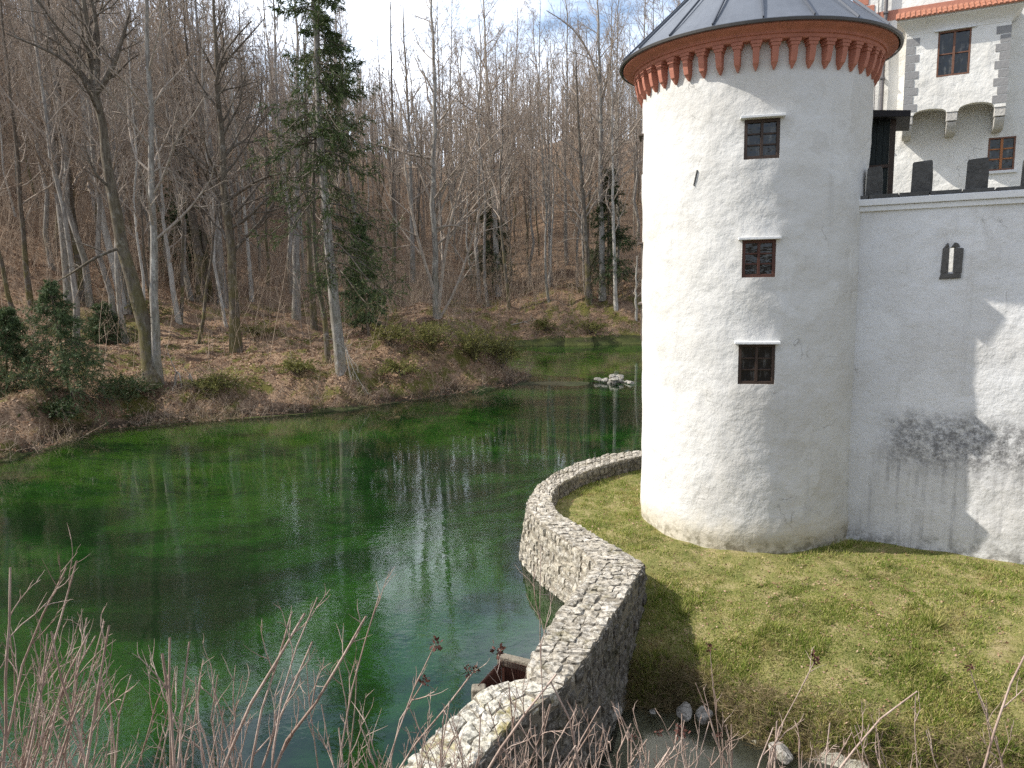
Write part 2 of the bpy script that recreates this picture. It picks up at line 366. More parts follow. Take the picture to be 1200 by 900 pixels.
def terrain(x, y):
    """height and zone (0 forest floor, 1 lawn, 2 pond bed, 3 pool bed, 4 near bank)"""
    x = np.asarray(x, float); y = np.asarray(y, float)
    r = np.hypot(x, y); az = np.degrees(np.arctan2(x, np.maximum(y, 1e-6)))
    d = dist_line(FARSHORE, x, y)
    n1 = fbm(x, y, .12, 4, 3); n2 = fbm(x, y, .5, 4, 9)
    rt = sstep(-3, 4, az)*sstep(58, 68, r)                          # the steeper shore across the bay
    bank = 1.75*sstep(0, 3.8, d+n2*1.6) + .045*np.clip(d-3, 0, 30)
    bank = bank*(1-rt) + rt*(3.3*sstep(0, 7, d+n2*1.2)+.06*d)
    bank += 3.2*np.exp(-(((x+5.5)/6.5)**2+((y-57)/7.5)**2))*sstep(0, 6, d)     # mound of the headland
    slope = np.interp(az, [-60, -35, -20, -7, 3, 30], [.56, .52, .36, .285, .27, .24])
    start = np.interp(az, [-60, -35, -12, 0, 4, 30], [64, 66, 76, 84, 80, 78])
    hill = slope*(softplus(r-start, 6)-softplus(r-205, 12)*1.1)
    land = WZ + bank + hill + n1*np.clip(d*.12, 0, 1.6) + n2*.55*sstep(0, 2.5, d) + fbm(x, y, 1.3, 3, 44)*.30*sstep(0, 1.5, d)
    dl = dist_line(np.vstack([FARSHORE, WCEN]), x, y)
    bed = WZ - .05 - np.clip(dl*.16, 0, 1.35) + n2*.18 + n1*.25
    bed = np.minimum(bed, WZ-.03)
    bar = dist_line(BAR, x, y)
    bed = np.maximum(bed, WZ+.10-.13*bar+n2*.12)
    dp = dist_line(POOLEDGE, x, y)
    n3 = fbm(x, y, 1.1, 4, 21)
    lawn = PZ - .02 + .62*sstep(0, .45, dp+n3*.35) + .55*sstep(.2, 2.0, dp) + .45*sstep(1, 4.5, dp) + n3*.07 + n2*.05*sstep(1, 3, dp)
    pool = np.full(x.shape, PZ-.28) + n3*.22
    zone = np.zeros(x.shape, int)
    inpond = inside(POND, x, y); inlawn = inside(LAWN, x, y); inpool = inside(POOL, x, y)
    h = land.copy()
    h = np.where(inpond, bed, h); zone[inpond] = 2
    h = np.where(inlawn, lawn, h); zone[inlawn] = 1
    h = np.where(inpool, pool, h); zone[inpool] = 3
    back = (y < 14) & ~inpond & ~inlawn & ~inpool
    h = np.where(back, -2.2, h)
    nb = 4.9 - .76*np.maximum(y, -3) + n2*.25
    nb = np.where(y < -3, 7.18+n2*.25, nb)
    isnb = (nb > h) & (y < 9.5)
    h = np.where(isnb, nb, h); zone[isnb | back] = 4
    return h, zone
def ground(x, y): return float(terrain(np.array([x]), np.array([y]))[0][0])
def ground_hit(px, py):
    d = ray(px, py); ts = np.linspace(8, 230, 3000); P = CAMP+ts[:, None]*d
    h, _ = terrain(P[:, 0], P[:, 1]); k = np.argmax(P[:, 2] < h); return P[k]

azs = np.radians(np.concatenate([np.linspace(-180, -52, 60)[:-1], np.linspace(-52, 46, 620), np.linspace(46, 180, 60)[1:]]))
rs = np.concatenate([np.linspace(.3, 8, 26)[:-1], np.geomspace(8, 100, 330), np.geomspace(100, 900, 46)[1:]])
GX = (rs[:, None]*np.sin(azs)).ravel(); GY = (rs[:, None]*np.cos(azs)).ravel()
GH, GZ = terrain(GX, GY)
na = len(azs)
ii, jj = np.meshgrid(np.arange(len(rs)-1), np.arange(na-1), indexing='ij')
Q = np.stack([ii*na+jj, (ii+1)*na+jj, (ii+1)*na+jj+1, ii*na+jj+1], -1).reshape(-1, 4)[:, ::-1]
fz = np.max(GZ[Q], 1)
GV = np.stack([GX, GY, GH], 1)
# -- ground materials
def ground_mat(kind):
    mt, t, out = newmat(kind+'_ground'); p = geopos(t)
    a = noise_node(t, p, .35, 5, .6); b = noise_node(t, p, 2.2, 6, .7); c = noise_node(t, p, 11, 5, .75)
    z = sepxyz(t, p)[2]
    if kind == 'floor':
        col = ramp(t, c, [(.3, (.075, .048, .03)), (.48, (.22, .145, .092)), (.58, (.33, .225, .15)), (.72, (.45, .34, .24))])
        col = mixc(t, maprange(t, a, .50, .62, 0, .7), col, (.10, .062, .042))
        gm = mth(t, 'MULTIPLY', maprange(t, noise_node(t, p, .5, 6, .7), .49, .58), maprange(t, z, 7, 2.5, 0, .9))
        col = mixc(t, gm, col, mixc(t, b, (.05, .055, .012), (.17, .16, .04)))
        col = mixc(t, maprange(t, z, -.35, -.8, 0, .85), col, (.035, .028, .02))
        bsdf(t, out, col, .95, bump(t, c, .06, 1, bump(t, b, .15)), .1)
    elif kind == 'lawn':
        col = ramp(t, b, [(.3, (.09, .11, .03)), (.5, (.20, .185, .07)), (.65, (.32, .26, .14))])
        col = mixc(t, maprange(t, z, -.75, -1.25, 0, .85), col, (.06, .045, .03))
        bsdf(t, out, col, .95, bump(t, c, .03), .1)
    elif kind == 'pond':
        w = noise_node(t, mapped(t, p, (.12, .22, 1)), 1.0, 7, .66, .25)
        col = ramp(t, w, [(.32, (.022, .055, .014)), (.47, (.06, .18, .028)), (.56, (.17, .40, .055)), (.70, (.34, .55, .09))])
        xyz = sepxyz(t, p)
        weed = mth(t, 'MULTIPLY', maprange(t, xyz[0], -6, -13), maprange(t, xyz[1], 24, 31))
        weed = mth(t, 'MAXIMUM', weed, maprange(t, xyz[1], 58, 64))
        wn = noise_node(t, mapped(t, p, (.35, .7, 1)), 1.0, 6, .65, .2)
        col = mixc(t, mth(t, 'MULTIPLY', weed, maprange(t, wn, .38, .58, .15, 1)), col, mixc(t, wn, (.15, .30, .025), (.55, .68, .10)))
        mud = noise_node(t, mapped(t, p, (.14, .3, 1)), 1, 4, .6)
        col = mixc(t, maprange(t, mud, .50, .64, 0, .7), col, (.055, .055, .032))
        col = mixc(t, maprange(t, b, .5, .7, 0, .5), col, (.008, .022, .008))
        col = mixc(t, maprange(t, z, -1.10, -.95, 0, .9), col, (.045, .038, .024))
        bsdf(t, out, col, .9, bump(t, b, .12), .1)
    elif kind == 'pool':
        col = ramp(t, b, [(.3, (.30, .28, .22)), (.55, (.52, .49, .40)), (.7, (.64, .60, .50))])  # sky reflection on the stream put into the pale bed colour
        bsdf(t, out, col, .9, bump(t, c, .05), .1)
    else:
        col = ramp(t, c, [(.3, (.05, .04, .025)), (.6, (.14, .11, .065)), (.75, (.22, .18, .10))])
        bsdf(t, out, col, .95, bump(t, c, .05), .1)
    return mt
for zid, nm, kd in ((0, 'forest_ground', 'floor'), (1, 'lawn_ground', 'lawn'), (2, 'pond_bed_ground', 'pond'), (3, 'stream_bed_ground', 'pool'), (4, 'near_bank_ground', 'bank')):
    q = Q[fz == zid]; u, inv = np.unique(q, return_inverse=True)
    o = link(nm, mk_mesh(nm, GV[u], [inv.reshape(-1, 4)], True), ground_mat(kd)); tag(o, kind='structure')

# -- water
def water_mat(name, tint, rip, scale, ior=1.36, murk=None):
    mt, t, out = newmat(name); p = geopos(t)
    n1 = noise_node(t, mapped(t, p, (1.0, 1.5, 1)), scale, 3, .5, .3); n2 = noise_node(t, mapped(t, p, (1, 1.3, 1)), scale*.22, 2, .5)
    patch = maprange(t, noise_node(t, mapped(t, p, (.09, .16, 1)), 1, 3, .5), .36, .62, .12, 1.0)
    hgt = mth(t, 'MULTIPLY', mth(t, 'ADD', n1, mth(t, 'MULTIPLY', n2, 2.2)), patch)
    nb = bump(t, hgt, rip)
    fr = N(t, 'ShaderNodeFresnel', ins={'IOR': ior}); t.links.new(nb, fr.inputs['Normal'])
    gl = N(t, 'ShaderNodeBsdfGlossy', ins={'Roughness': .015, 'Color': (1, 1, 1, 1)}); t.links.new(nb, gl.inputs['Normal'])
    tr = N(t, 'ShaderNodeBsdfTransparent', ins={0: (*tint, 1)})
    df = N(t, 'ShaderNodeBsdfDiffuse', ins={0: (*(murk or (.01, .03, .012)), 1)})
    m1 = N(t, 'ShaderNodeMixShader', ins={0: .13}); t.links.new(tr.outputs[0], m1.inputs[1]); t.links.new(df.outputs[0], m1.inputs[2])
    ms = N(t, 'ShaderNodeMixShader'); t.links.new(fr.outputs[0], ms.inputs[0]); t.links.new(m1.outputs[0], ms.inputs[1]); t.links.new(gl.outputs[0], ms.inputs[2])
    t.links.new(ms.outputs[0], out.inputs[0]); return mt
def flat_poly(name, poly, z, mat, grow=.6):
    me = bpy.data.meshes.new(name); c = poly.mean(0)
    me.from_pydata([(x, y, z) for x, y in poly], [], [tuple(range(len(poly)))]); me.update()
    if me.polygons[0].normal.z < 0: me.flip_normals()
    return link(name, me, mat)
pw = np.array([(-60, 18), (-45, 60), (10, 90), (45, 80), (45, 26), (6, 25.4), *WCEN[1:].tolist(), (-4, 5.2), (-30, 5.2), (-60, 5.2)])
tag(flat_poly('pond_water', pw, WZ, water_mat('pond_water', (.66, .84, .62), .0025, 6.0, 1.55, (.02, .05, .02))), kind='structure')
plw = np.vstack([WCEN[16:20], [(-1, 7.6), (4, 7.0), (14, 6.6)], [POOLEDGE[-1]+(0, .5)], [p_+(0.1, .55) for p_ in POOLEDGE[::-1]]])
tag(flat_poly('stream_water', plw, PZ, water_mat('stream_water', (.74, .76, .68), .012, 9.0, 1.5, (.07, .075, .06))), kind='structure')

# ------------------------------------------------------------------ stone wall round the lawn
rng = np.random.default_rng(5)
def unit_stone():
    """rounded block of 3x3x3 surface points in [-.5,.5]"""
    idx = {}; V = []; F = []
    def vid(i, j, k):
        if (i, j, k) not in idx:
            idx[(i, j, k)] = len(V); V.append(((i-1)*.5, (j-1)*.5, (k-1)*.5))
        return idx[(i, j, k)]
    for a in range(3):
        for s in (0, 2):
            for i in range(2):
                for j in range(2):
                    q = []
                    for di, dj in ((0, 0), (1, 0), (1, 1), (0, 1)):
                        c = [0, 0, 0]; c[a] = s; c[(a+1) % 3] = i+di; c[(a+2) % 3] = j+dj; q.append(vid(*c))
                    F.append(q if s == 2 else q[::-1])
    return np.array(V), np.array(F)
US, UF = unit_stone()
USR = US.copy()
_e = (np.abs(US) > .4).sum(1)
USR[_e == 3] *= .84; USR[_e == 2] *= .93
class Stones:
    def __init__(s): s.V = []; s.F = []; s.n = 0
    def add(s, c, ax, ay, az_, size, jit=.10):
        v = USR*(1+rng.normal(0, jit, USR.shape)*(np.abs(USR) > .3)) + rng.normal(0, jit*.25, USR.shape)
        th = rng.normal(0, .10); c0, s0 = math.cos(th), math.sin(th)
        v = np.stack([v[:, 0]*c0-v[:, 1]*s0, v[:, 0]*s0+v[:, 1]*c0, v[:, 2]], 1)*np.array(size)
        s.V.append(c + v[:, :1]*ax + v[:, 1:2]*ay + v[:, 2:3]*az_); s.F.append(UF+s.n); s.n += len(USR)
    def build(s, name, mat, parent):
        return link(name, mk_mesh(name, np.concatenate(s.V), [np.concatenate(s.F)], False), mat, parent)
def resample(Pl, n_per=None, step=.1):
    seg = np.linalg.norm(np.diff(Pl, axis=0), axis=1); cum = np.concatenate([[0], np.cumsum(seg)])
    return cum
cum = resample(WCEN); total = cum[-1]
def wpt(u, w):
    """u metres along the wall, w 0 outer .. 1 inner"""
    o_ = np.array([np.interp(u, cum, WO[:, k]) for k in (0, 1)]); i_ = np.array([np.interp(u, cum, WI[:, k]) for k in (0, 1)])
    return o_*(1-w)+i_*w
rw = empty('stone_retaining_wall', (0, 0, 0))
tag(rw, 'curving rough stone wall with a pale rubble top between the green pond and the lawn', 'stone wall')
UPV = np.array([0, 0, 1.0])
topA, topB, faceO, faceI = Stones(), Stones(), Stones(), Stones()
u = 0.0; tail = cum[16]
while u < total-.1:
    du = rng.uniform(.16, .34); uc = u+du/2
    a = wpt(uc, 0); b = wpt(uc, 1); wid = np.linalg.norm(b-a); ac = (b-a)/wid
    tdir = wpt(min(uc+.1, total), .5)-wpt(uc-.1, .5); tdir = tdir/np.linalg.norm(tdir)
    ax = np.array([*tdir, 0]); ay = np.array([*ac, 0])
    w = 0.0
    while w < wid-.06:
        dw = rng.uniform(.16, .36)
        if wid-w-dw < .14: dw = wid-w
        c = a+ac*(w+dw/2)
        (topB if uc > tail else topA).add(np.array([*c, WT-.10+rng.normal(0, .009)]), ax, ay, UPV, (du*1.02, dw*1.02, .22), .09)
        w += dw
    u += du
for w_, St, bat, sign in ((0, faceO, .24, -1), (1, faceI, .05, 1)):
    z = WT-.05; zb = -1.9
    while z > zb:
        dz = rng.uniform(.14, .24); u = rng.uniform(0, .2)
        while u < total-.1:
            du = rng.uniform(.18, .44); uc = min(u+du/2, total-.01)
            a = wpt(uc, 0); b = wpt(uc, 1); ac = (b-a)/np.linalg.norm(b-a)
            tdir = wpt(min(uc+.1, total), w_)-wpt(uc-.1, w_); tdir = tdir/max(np.linalg.norm(tdir), 1e-6)
            nrm = np.array([tdir[1], -tdir[0]]);
            if nrm @ ac*sign < 0: nrm = -nrm
            c = wpt(uc, w_) + nrm*((WT-z+dz/2)*bat/1.35 - .10 + rng.normal(0, .012))
            if np.linalg.norm(wpt(min(uc+.1, total), w_)-wpt(uc-.1, w_)) > .04:
                St.add(np.array([*c, z-dz/2]), np.array([*tdir, 0]), np.array([*nrm, 0]), UPV, (du*1.02, .26, dz*1.04), .07)
            u += du
        z -= dz
# mortar core
us = np.linspace(0, total, 220)
V = []; F = []
for k, u in enumerate(us):
    a = wpt(u, 0); b = wpt(u, 1); ac = (b-a)/np.linalg.norm(b-a)
    a0 = a+ac*.0; b0 = b-ac*.0
    V += [(*a0, WT-.034), (*b0, WT-.034), (*(b0+ac*.08), -2.0), (*(a0-ac*.43), -2.0)]
for k in range(len(us)-1):
    for j in range(4): F.append((k*4+j, k*4+(j+1) % 4, k*4+4+(j+1) % 4, k*4+4+j))
link('mortar_core', mk_mesh('mortar_core', V, [np.array(F)], False), M['mortar'], rw)
topA.build('coping_stones', M['top_stone'], rw)
tag(topB.build('lichened_coping_stones', M['lichen_stone'], rw), 'pale coping spotted with yellow lichen')
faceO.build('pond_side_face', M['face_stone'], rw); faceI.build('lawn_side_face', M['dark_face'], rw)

# sluice grate on the pond side
gz = .32
A_ = at(588, 773, gz); B_ = at(638, 786, gz); D_ = at(560, 803, gz)
sg = empty('sluice_grate', (A_[0], A_[1], WZ)); tag(sg, 'rusty brown barred sluice grate let into the stone wall at the pond edge', 'grate')
def bars(P, Qp, n, z0, z1, rad_, mb):
    for k in range(n):
        c = P+(Qp-P)*(k+.5)/n; mb.box(c[0]-rad_-A_[0], c[0]+rad_-A_[0], c[1]-rad_-A_[1], c[1]+rad_-A_[1], z0-WZ, z1-WZ)
def beam(P, Qp, wdt, z0, z1, mb):
    d = (Qp-P)[:2]; l = np.linalg.norm(d); ang = math.atan2(d[1], d[0])
    Mx = Matrix.Translation((P[0]-A_[0], P[1]-A_[1], -WZ)) @ Matrix.Rotation(ang, 4, 'Z')
    mb.box(0, l, -wdt/2, wdt/2, z0, z1, Mx)
mb = MB(); bars(A_, B_, 26, -1.3, gz, .006, mb); bars(A_, D_, 26, -1.3, gz, .006, mb); mb.build('grate_bars', M['rust'], sg)
mb = MB(); beam(A_+(0, .03, 0), B_+(0, .03, 0), .02, -1.3, gz-.06, mb); beam(A_-(.03, 0, 0), D_-(.03, 0, 0), .02, -1.3, gz-.06, mb); mb.build('back_plate', M['rust'], sg)
mb = MB(); beam(A_+(-.05, .10, 0), B_+(0, .10, 0), .14, gz-.12, gz+.05, mb); mb.build('stone_beam', M['mortar'], sg, bevel=.02)
mb = MB(); beam(D_-(.10, .0, 0), D_+(.12, 0, 0), .2, -1.3, gz-.02, mb); mb.build('corner_stone', M['mortar'], sg, bevel=.03)

# ------------------------------------------------------------------ round tower
TC = np.array([6.07, 19.02]); TR = 2.66
tw = empty('round_tower', (TC[0], TC[1], 0)); tag(tw, 'white round castle tower with a grey metal cone roof over red corbels', 'tower')
def th_z(px, py, r=TR):
    p_ = on_cyl(px, py, TC, r); return math.atan2(p_[1]-TC[1], p_[0]-TC[0]), p_[2]
RE = 3.16
z_edge = th_z(888, 23, RE)[1]
z_cor = th_z(885, 49, TR+.02)[1]; z_corb = th_z(885, 77, TR+.1)[1]
z_walltop = z_edge-.1
WINS = []
for (x0, x1, y0, y1) in ((872, 914, 139, 186), (869.5, 909, 281, 325), (865, 908, 403, 450.5)):
    t0, zt = th_z(x0, (y0+y1)/2); t1, _ = th_z(x1, (y0+y1)/2); _, za = th_z((x0+x1)/2, y0); _, zb = th_z((x0+x1)/2, y1)
    WINS.append((t0, t1, zb, za))
dth = WINS[0][1]-WINS[0][0]
tl, _ = th_z(754.5, 180)
SIDE = []
for y0, y1, off in ((159, 203, .02), (286, 327, .06), (358, 400, .07)):
    za = th_z(754.5, y0)[1]; zb = th_z(754.5, y1)[1]; SIDE.append((tl-off-.31, tl-off, zb, za))
holes = WINS+SIDE
ths = sorted(set([round(x, 5) for x in np.linspace(-math.pi, math.pi, 300)[:-1]] + [round(h[0] if h[0] > -math.pi else h[0]+2*math.pi, 5) for h in holes] + [round(h[1], 5) for h in holes]))
ths = np.array(ths)
keep = np.ones(len(ths), bool)
edges = np.array([e for h in holes for e in (h[0], h[1])]); edges = np.where(edges < -math.pi, edges+2*math.pi, edges)
for i, a in enumerate(ths):
    dd = np.abs(edges-a)
    if dd.min() > 1e-4 and dd.min() < .006: keep[i] = False
ths = ths[keep]
zs = np.array(sorted(set([round(x, 4) for x in np.linspace(-.5, z_walltop, 190)] + [round(h[k], 4) for h in holes for k in (2, 3)])))
def trad(a, z):
    x = TR*np.cos(a); y = TR*np.sin(a)
    flare = .05*sstep(1.4, 0, z) - .06*sstep(.5, -.1, z)
    w = (fbm(a*TR*.8+z*.31, z*.9, .9, 3, 5)*.045 + fbm(a*TR, z, 3.0, 3, 8)*.016)
    return TR + flare + w
Aa, Zz = np.meshgrid(ths, zs); Rr = trad(Aa, Zz)
V = np.stack([Rr*np.cos(Aa), Rr*np.sin(Aa), Zz], -1).reshape(-1, 3).tolist(); nt_ = len(ths); F = []
for i in range(len(zs)-1):
    for j in range(nt_):
        j2 = (j+1) % nt_; am = ths[j]+((ths[j2]-ths[j]) % (2*math.pi))/2; zm = (zs[i]+zs[i+1])/2
        if any((h[0] < am < h[1] or h[0] < am-2*math.pi < h[1]) and h[2] < zm < h[3] for h in holes): continue
        F.append((i*nt_+j, i*nt_+j2, (i+1)*nt_+j2, (i+1)*nt_+j))
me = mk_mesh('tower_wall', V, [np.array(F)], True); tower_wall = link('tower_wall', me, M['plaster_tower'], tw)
# reveals of the window openings
for (t0, t1, zb, za) in holes:
    mb = MB()
    def pr(a, r, z): return (r*math.cos(a), r*math.sin(a), z)
    ro, ri = TR+.06, TR-.32
    def ro_(a, z): return float(trad(np.array([a if a > -math.pi else a+2*math.pi]), np.array([z]))[0])
    n = 4
    for k in range(n):
        a, b = t0+(t1-t0)*k/n, t0+(t1-t0)*(k+1)/n
        mb.add([pr(a, ro_(a, za), za), pr(b, ro_(b, za), za), pr(b, ri, za), pr(a, ri, za)], [(0, 1, 2, 3)])
        mb.add([pr(a, ro_(a, zb), zb), pr(b, ro_(b, zb), zb), pr(b, ri, zb), pr(a, ri, zb)], [(3, 2, 1, 0)])
    for a in (t0, t1):
        mb.add([pr(a, ro_(a, zb), zb), pr(a, ro_(a, za), za), pr(a, ri, za), pr(a, ri, zb)], [(0, 1, 2, 3)])
    mb.add([pr(t0, ri, zb), pr(t1, ri, zb), pr(t1, ri, za), pr(t0, ri, za)], [(0, 1, 2, 3)])
    mb.build('window_reveal', M['plaster_tower'], tw)
def window(parent, cx, cy, cz, rz, w, h, mat, cols=2, rows=3, fw=.07, bw=.028, leafmat=None):
    """frame facing local -y; returns the frame object"""
    mb = MB(); d = .07
    mb.box(-w/2, -w/2+fw, -d, d, -h/2, h/2); mb.box(w/2-fw, w/2, -d, d, -h/2, h/2)
    mb.box(-w/2+fw, w/2-fw, -d, d, h/2-fw, h/2); mb.box(-w/2+fw, w/2-fw, -d, d, -h/2, -h/2+fw)
    fo = mb.build('window', mat, parent, bevel=.006); fo.location = (cx, cy, cz); fo.rotation_euler = (0, 0, rz)
    mb = MB(); iw = w-2*fw; ih = h-2*fw
    for k in range(1, cols):
        x = -iw/2+iw*k/cols; mb.box(x-bw, x+bw, -d*1.05, d*.5, -ih/2, ih/2)
    for k in range(1, rows):
        z = -ih/2+ih*k/rows
        for c_ in range(cols):
            x0 = -iw/2+iw*c_/cols+(bw if c_ else 0); x1 = -iw/2+iw*(c_+1)/cols-(bw if c_ < cols-1 else 0)
            mb.box(x0, x1, -d*.55, d*.4, z-bw*.6, z+bw*.6)
    mb.build('glazing_bars', leafmat or mat, fo, bevel=.004)
    mb = MB(); mb.box(-iw/2, iw/2, .0, .012, -ih/2, ih/2); mb.build('pane', M['glass'], fo)
    return fo
for i, (t0, t1, zb, za) in enumerate(WINS):
    a = (t0+t1)/2; w = 2*TR*math.sin((t1-t0)/2)*1.0; r_ = TR-.10
    window(tw, r_*math.cos(a), r_*math.sin(a), (za+zb)/2, a+math.pi/2, w, za-zb, M['redwood'] if i == 1 else M['darkwood'])
    mb = MB(); mb.box(-w/2-.09, w/2+.09, -.16, .10, 0, .055); l_ = mb.build('lintel_ledge', M['coping'], tw, bevel=.008)
    l_.location = (TR*math.cos(a), TR*math.sin(a), za+.005); l_.rotation_euler = (0, 0, a+math.pi/2)
for (t0, t1, zb, za) in SIDE:
    a = (t0+t1)/2; w = 2*TR*math.sin((t1-t0)/2); r_ = TR-.06
    window(tw, r_*math.cos(a), r_*math.sin(a), (za+zb)/2, a+math.pi/2, w, za-zb, M['greyplank'])
    mb = MB(); mb.box(-w/2-.06, w/2+.06, -.09, .10, 0, .05); l_ = mb.build('lintel_ledge', M['greyplank'], tw, bevel=.008)
    l_.location = (TR*math.cos(a), TR*math.sin(a), za+.005); l_.rotation_euler = (0, 0, a+math.pi/2)
# cornice, corbels, roof
mb = MB()
prof = [(TR-.12, z_cor-.02), (TR+.20, z_cor-.02), (TR+.22, z_cor), (TR+.22, z_cor+.07), (TR+.26, z_cor+.075), (TR+.26, z_cor+.11)]
for k in range(9):
    s_ = k/8; prof.append((TR+.26+(RE-.06-TR-.26)*(s_**1.6), z_cor+.11+(z_edge-.10-z_cor-.11)*(s_**.75)))
prof += [(RE-.02, z_edge-.09), (RE-.02, z_edge-.035), (TR-.1, z_edge-.03)]
mb.lathe(prof, 144); mb.build('cornice', M['red'], tw, smooth=False)
NC = 46
for k in range(NC):
    a = 2*math.pi*(k+.35)/NC; mb = MB(); zt = z_cor-.022; H = z_cor-z_corb
    # cap blocks, then a bracket that narrows downward to a point
    mb.box(-.118, .118, -.22, .12, zt-.06, zt); mb.box(-.095, .095, -.205, .12, zt-.125, zt-.062)
    w0, w1 = .085, .07; z1 = zt-.127
    sec = [(.19, z1, .068), (.175, z1-.13, .066), (.13, z1-.30, .06), (.10, zt-H+.04, .05), (.05, zt-H-.06, .010)]
    vs = []
    for y_, z_, w_ in sec: vs += [(-w_, -y_, z_), (w_, -y_, z_), (w_, .12, z_), (-w_, .12, z_)]
    fs = [(0, 1, 2, 3)]
    for s_ in range(len(sec)-1):
        b = s_*4
        for j in range(4): fs.append((b+j, b+4+j, b+4+(j+1) % 4, b+(j+1) % 4))
    b = (len(sec)-1)*4; fs.append((b+3, b+2, b+1, b)); mb.add(vs, fs)
    c_ = mb.build('corbel', M['red'], tw, bevel=.006)
    c_.location = (TR*math.cos(a), TR*math.sin(a), 0); c_.rotation_euler = (0, 0, a+math.pi/2)
RH = 2.85; NS = 20
mb = MB(); prof = [(RE+.05, z_edge-.02), (RE+.05, z_edge+.0)]
for k in range(9): prof.append((RE+.05-(RE+.03)*k/8, z_edge+.004+RH*(k/8)**1.04))
mb.lathe(prof, NS*4); roof = mb.build('roof', M['metal'], tw, smooth=False)
mb = MB()
for k in range(NS):
    a = 2*math.pi*(k+.18)/NS; sl_ = math.hypot(RE, RH); el = math.atan2(RH, RE)
    Mx = Matrix.Rotation(a, 4, 'Z') @ Matrix.Translation((RE+.05, 0, z_edge+.005)) @ Matrix.Rotation(el, 4, 'Y')
    mb.box(-sl_*.985, -.01, -.014, .014, 0.0, .045, Mx)
mb.build('standing_seam', M['seam'], roof)
mb = MB(); mb.lathe([(RE+.02, z_edge-.075), (RE+.075, z_edge-.07), (RE+.085, z_edge-.018), (RE+.07, z_edge-.012), (RE+.055, z_edge-.06), (RE+.02, z_edge-.062)], 120); mb.build('eaves_trim', M['gutter'], tw)
mb = MB(); mb.lathe([(.16, z_edge+RH-.12), (.1, z_edge+RH+.02), (.05, z_edge+RH+.2), (.09, z_edge+RH+.28), (.0, z_edge+RH+.6)], 16); mb.build('finial', M['gutter'], tw)
a, z_ = th_z(816, 208); mb = MB()
Mx = Matrix.Rotation(a+math.pi/2, 4, 'Z') @ Matrix.Translation((0, -TR-.03, z_)) @ Matrix.Rotation(rad(14), 4, 'Y')
mb.box(-.008, .008, -.02, .02, -.18, .16, Mx); mb.build('wall_anchor', M['gutter'], tw)

# ------------------------------------------------------------------ curtain wall
wd = np.array([.872, -.49]); wd /= np.linalg.norm(wd); wy = np.array([-wd[1], wd[0]])
W0 = np.array([11.1, 15.45])-wd*3.45; wn = np.array([*(-wy), 0])
cw = empty('curtain_wall', (W0[0], W0[1], 0), math.atan2(wd[1], wd[0]))
tag(cw, 'white plastered castle wall stained black with damp beside the round tower', 'castle wall')
def wl(px, py, off=0):
    p_ = on_plane(px, py, (W0[0]+wy[0]*off, W0[1]+wy[1]*off, 0), wn); q = p_[:2]-W0; return q @ wd, p_[2]
zc = [wl(1019, 243)[1], wl(1195, 230)[1]]; zcop = (zc[0]+zc[1])/2
XE = 24.0
su0, sz0 = wl(1112.5, 319); su1, sz1 = wl(1117.5, 290); sc = (su0+su1)/2; slit = (sc-.045, sc+.045, sz0, sz1)
xs = np.array(sorted(set([round(x, 4) for x in np.concatenate([np.linspace(-1.2, 6, 110), np.linspace(6.2, XE, 40)]) if abs(x-slit[0]) > .01 and abs(x-slit[1]) > .01] + [round(slit[0], 4), round(slit[1], 4)])))
zg = np.array(sorted(set([round(x, 4) for x in np.linspace(-.5, zcop, 110)] + [round(slit[2], 4), round(slit[3], 4)])))
X, Z = np.meshgrid(xs, zg)
Yf = fbm(X, Z, .55, 4, 31)*.05 + fbm(X, Z, 3, 3, 37)*.012 - .035*sstep(1.5, 0, Z)
inx = ((X >= slit[0]-.3) & (X <= slit[1]+.3) & (Z >= slit[2]-.3) & (Z <= slit[3]+.3)); Yf = np.where(inx, 0, Yf)
V = np.stack([X, Yf, Z], -1).reshape(-1, 3).tolist(); n_ = len(xs); F = []
for i in range(len(zg)-1):
    for j in range(n_-1):
        xm = (xs[j]+xs[j+1])/2; zm = (zg[i]+zg[i+1])/2
        if slit[0] < xm < slit[1] and slit[2] < zm < slit[3]: continue
        F.append((i*n_+j, i*n_+j+1, (i+1)*n_+j+1, (i+1)*n_+j))
b = len(V); T = .55
# back face in four pieces around the slit, slit sides, end
def quad(ps):
    k = len(V); V.extend(ps); F.append((k, k+1, k+2, k+3))
for x0, x1, z0, z1 in ((-1.2, slit[0], -.5, zcop), (slit[1], XE, -.5, zcop), (slit[0], slit[1], -.5, slit[2]), (slit[0], slit[1], slit[3], zcop)):
    quad([(x1, T, z0), (x0, T, z0), (x0, T, z1), (x1, T, z1)])
for x_ in slit[:2]: quad([(x_, 0, slit[2]), (x_, T, slit[2]), (x_, T, slit[3]), (x_, 0, slit[3])])
for z_ in slit[2:]: quad([(slit[0], 0, z_), (slit[1], 0, z_), (slit[1], T, z_), (slit[0], T, z_)])
quad([(XE, 0, -.5), (XE, T, -.5), (XE, T, zcop), (XE, 0, zcop)])
link('wall_face', mk_mesh('wall_face', V, [np.array(F)], True), M['plaster_wall'], cw)
mb = MB()
x0, x1 = slit[0], slit[1]; z0, z1 = slit[2], slit[3]
mb.prism([(x0-.15, z0-.02), (x0-.002, z0-.02), (x0-.002, z1+.0), (x0-.13, z1)], -.035, .1)
mb.prism([(x1+.002, z0-.02), (x1+.16, z0-.02), (x1+.17, z1-.02), (x1+.002, z1)], -.035, .1)
mb.prism([(x0-.17, z0-.15), (x1+.15, z0-.13), (x1+.15, z0-.025), (x0-.14, z0-.025)], -.045, .1)
mb.prism([(x0-.11, z1+.005), (x1-.10, z1+.005), (x0-.03, z1+.10), (x0-.06, z1+.09)], -.03, .1)
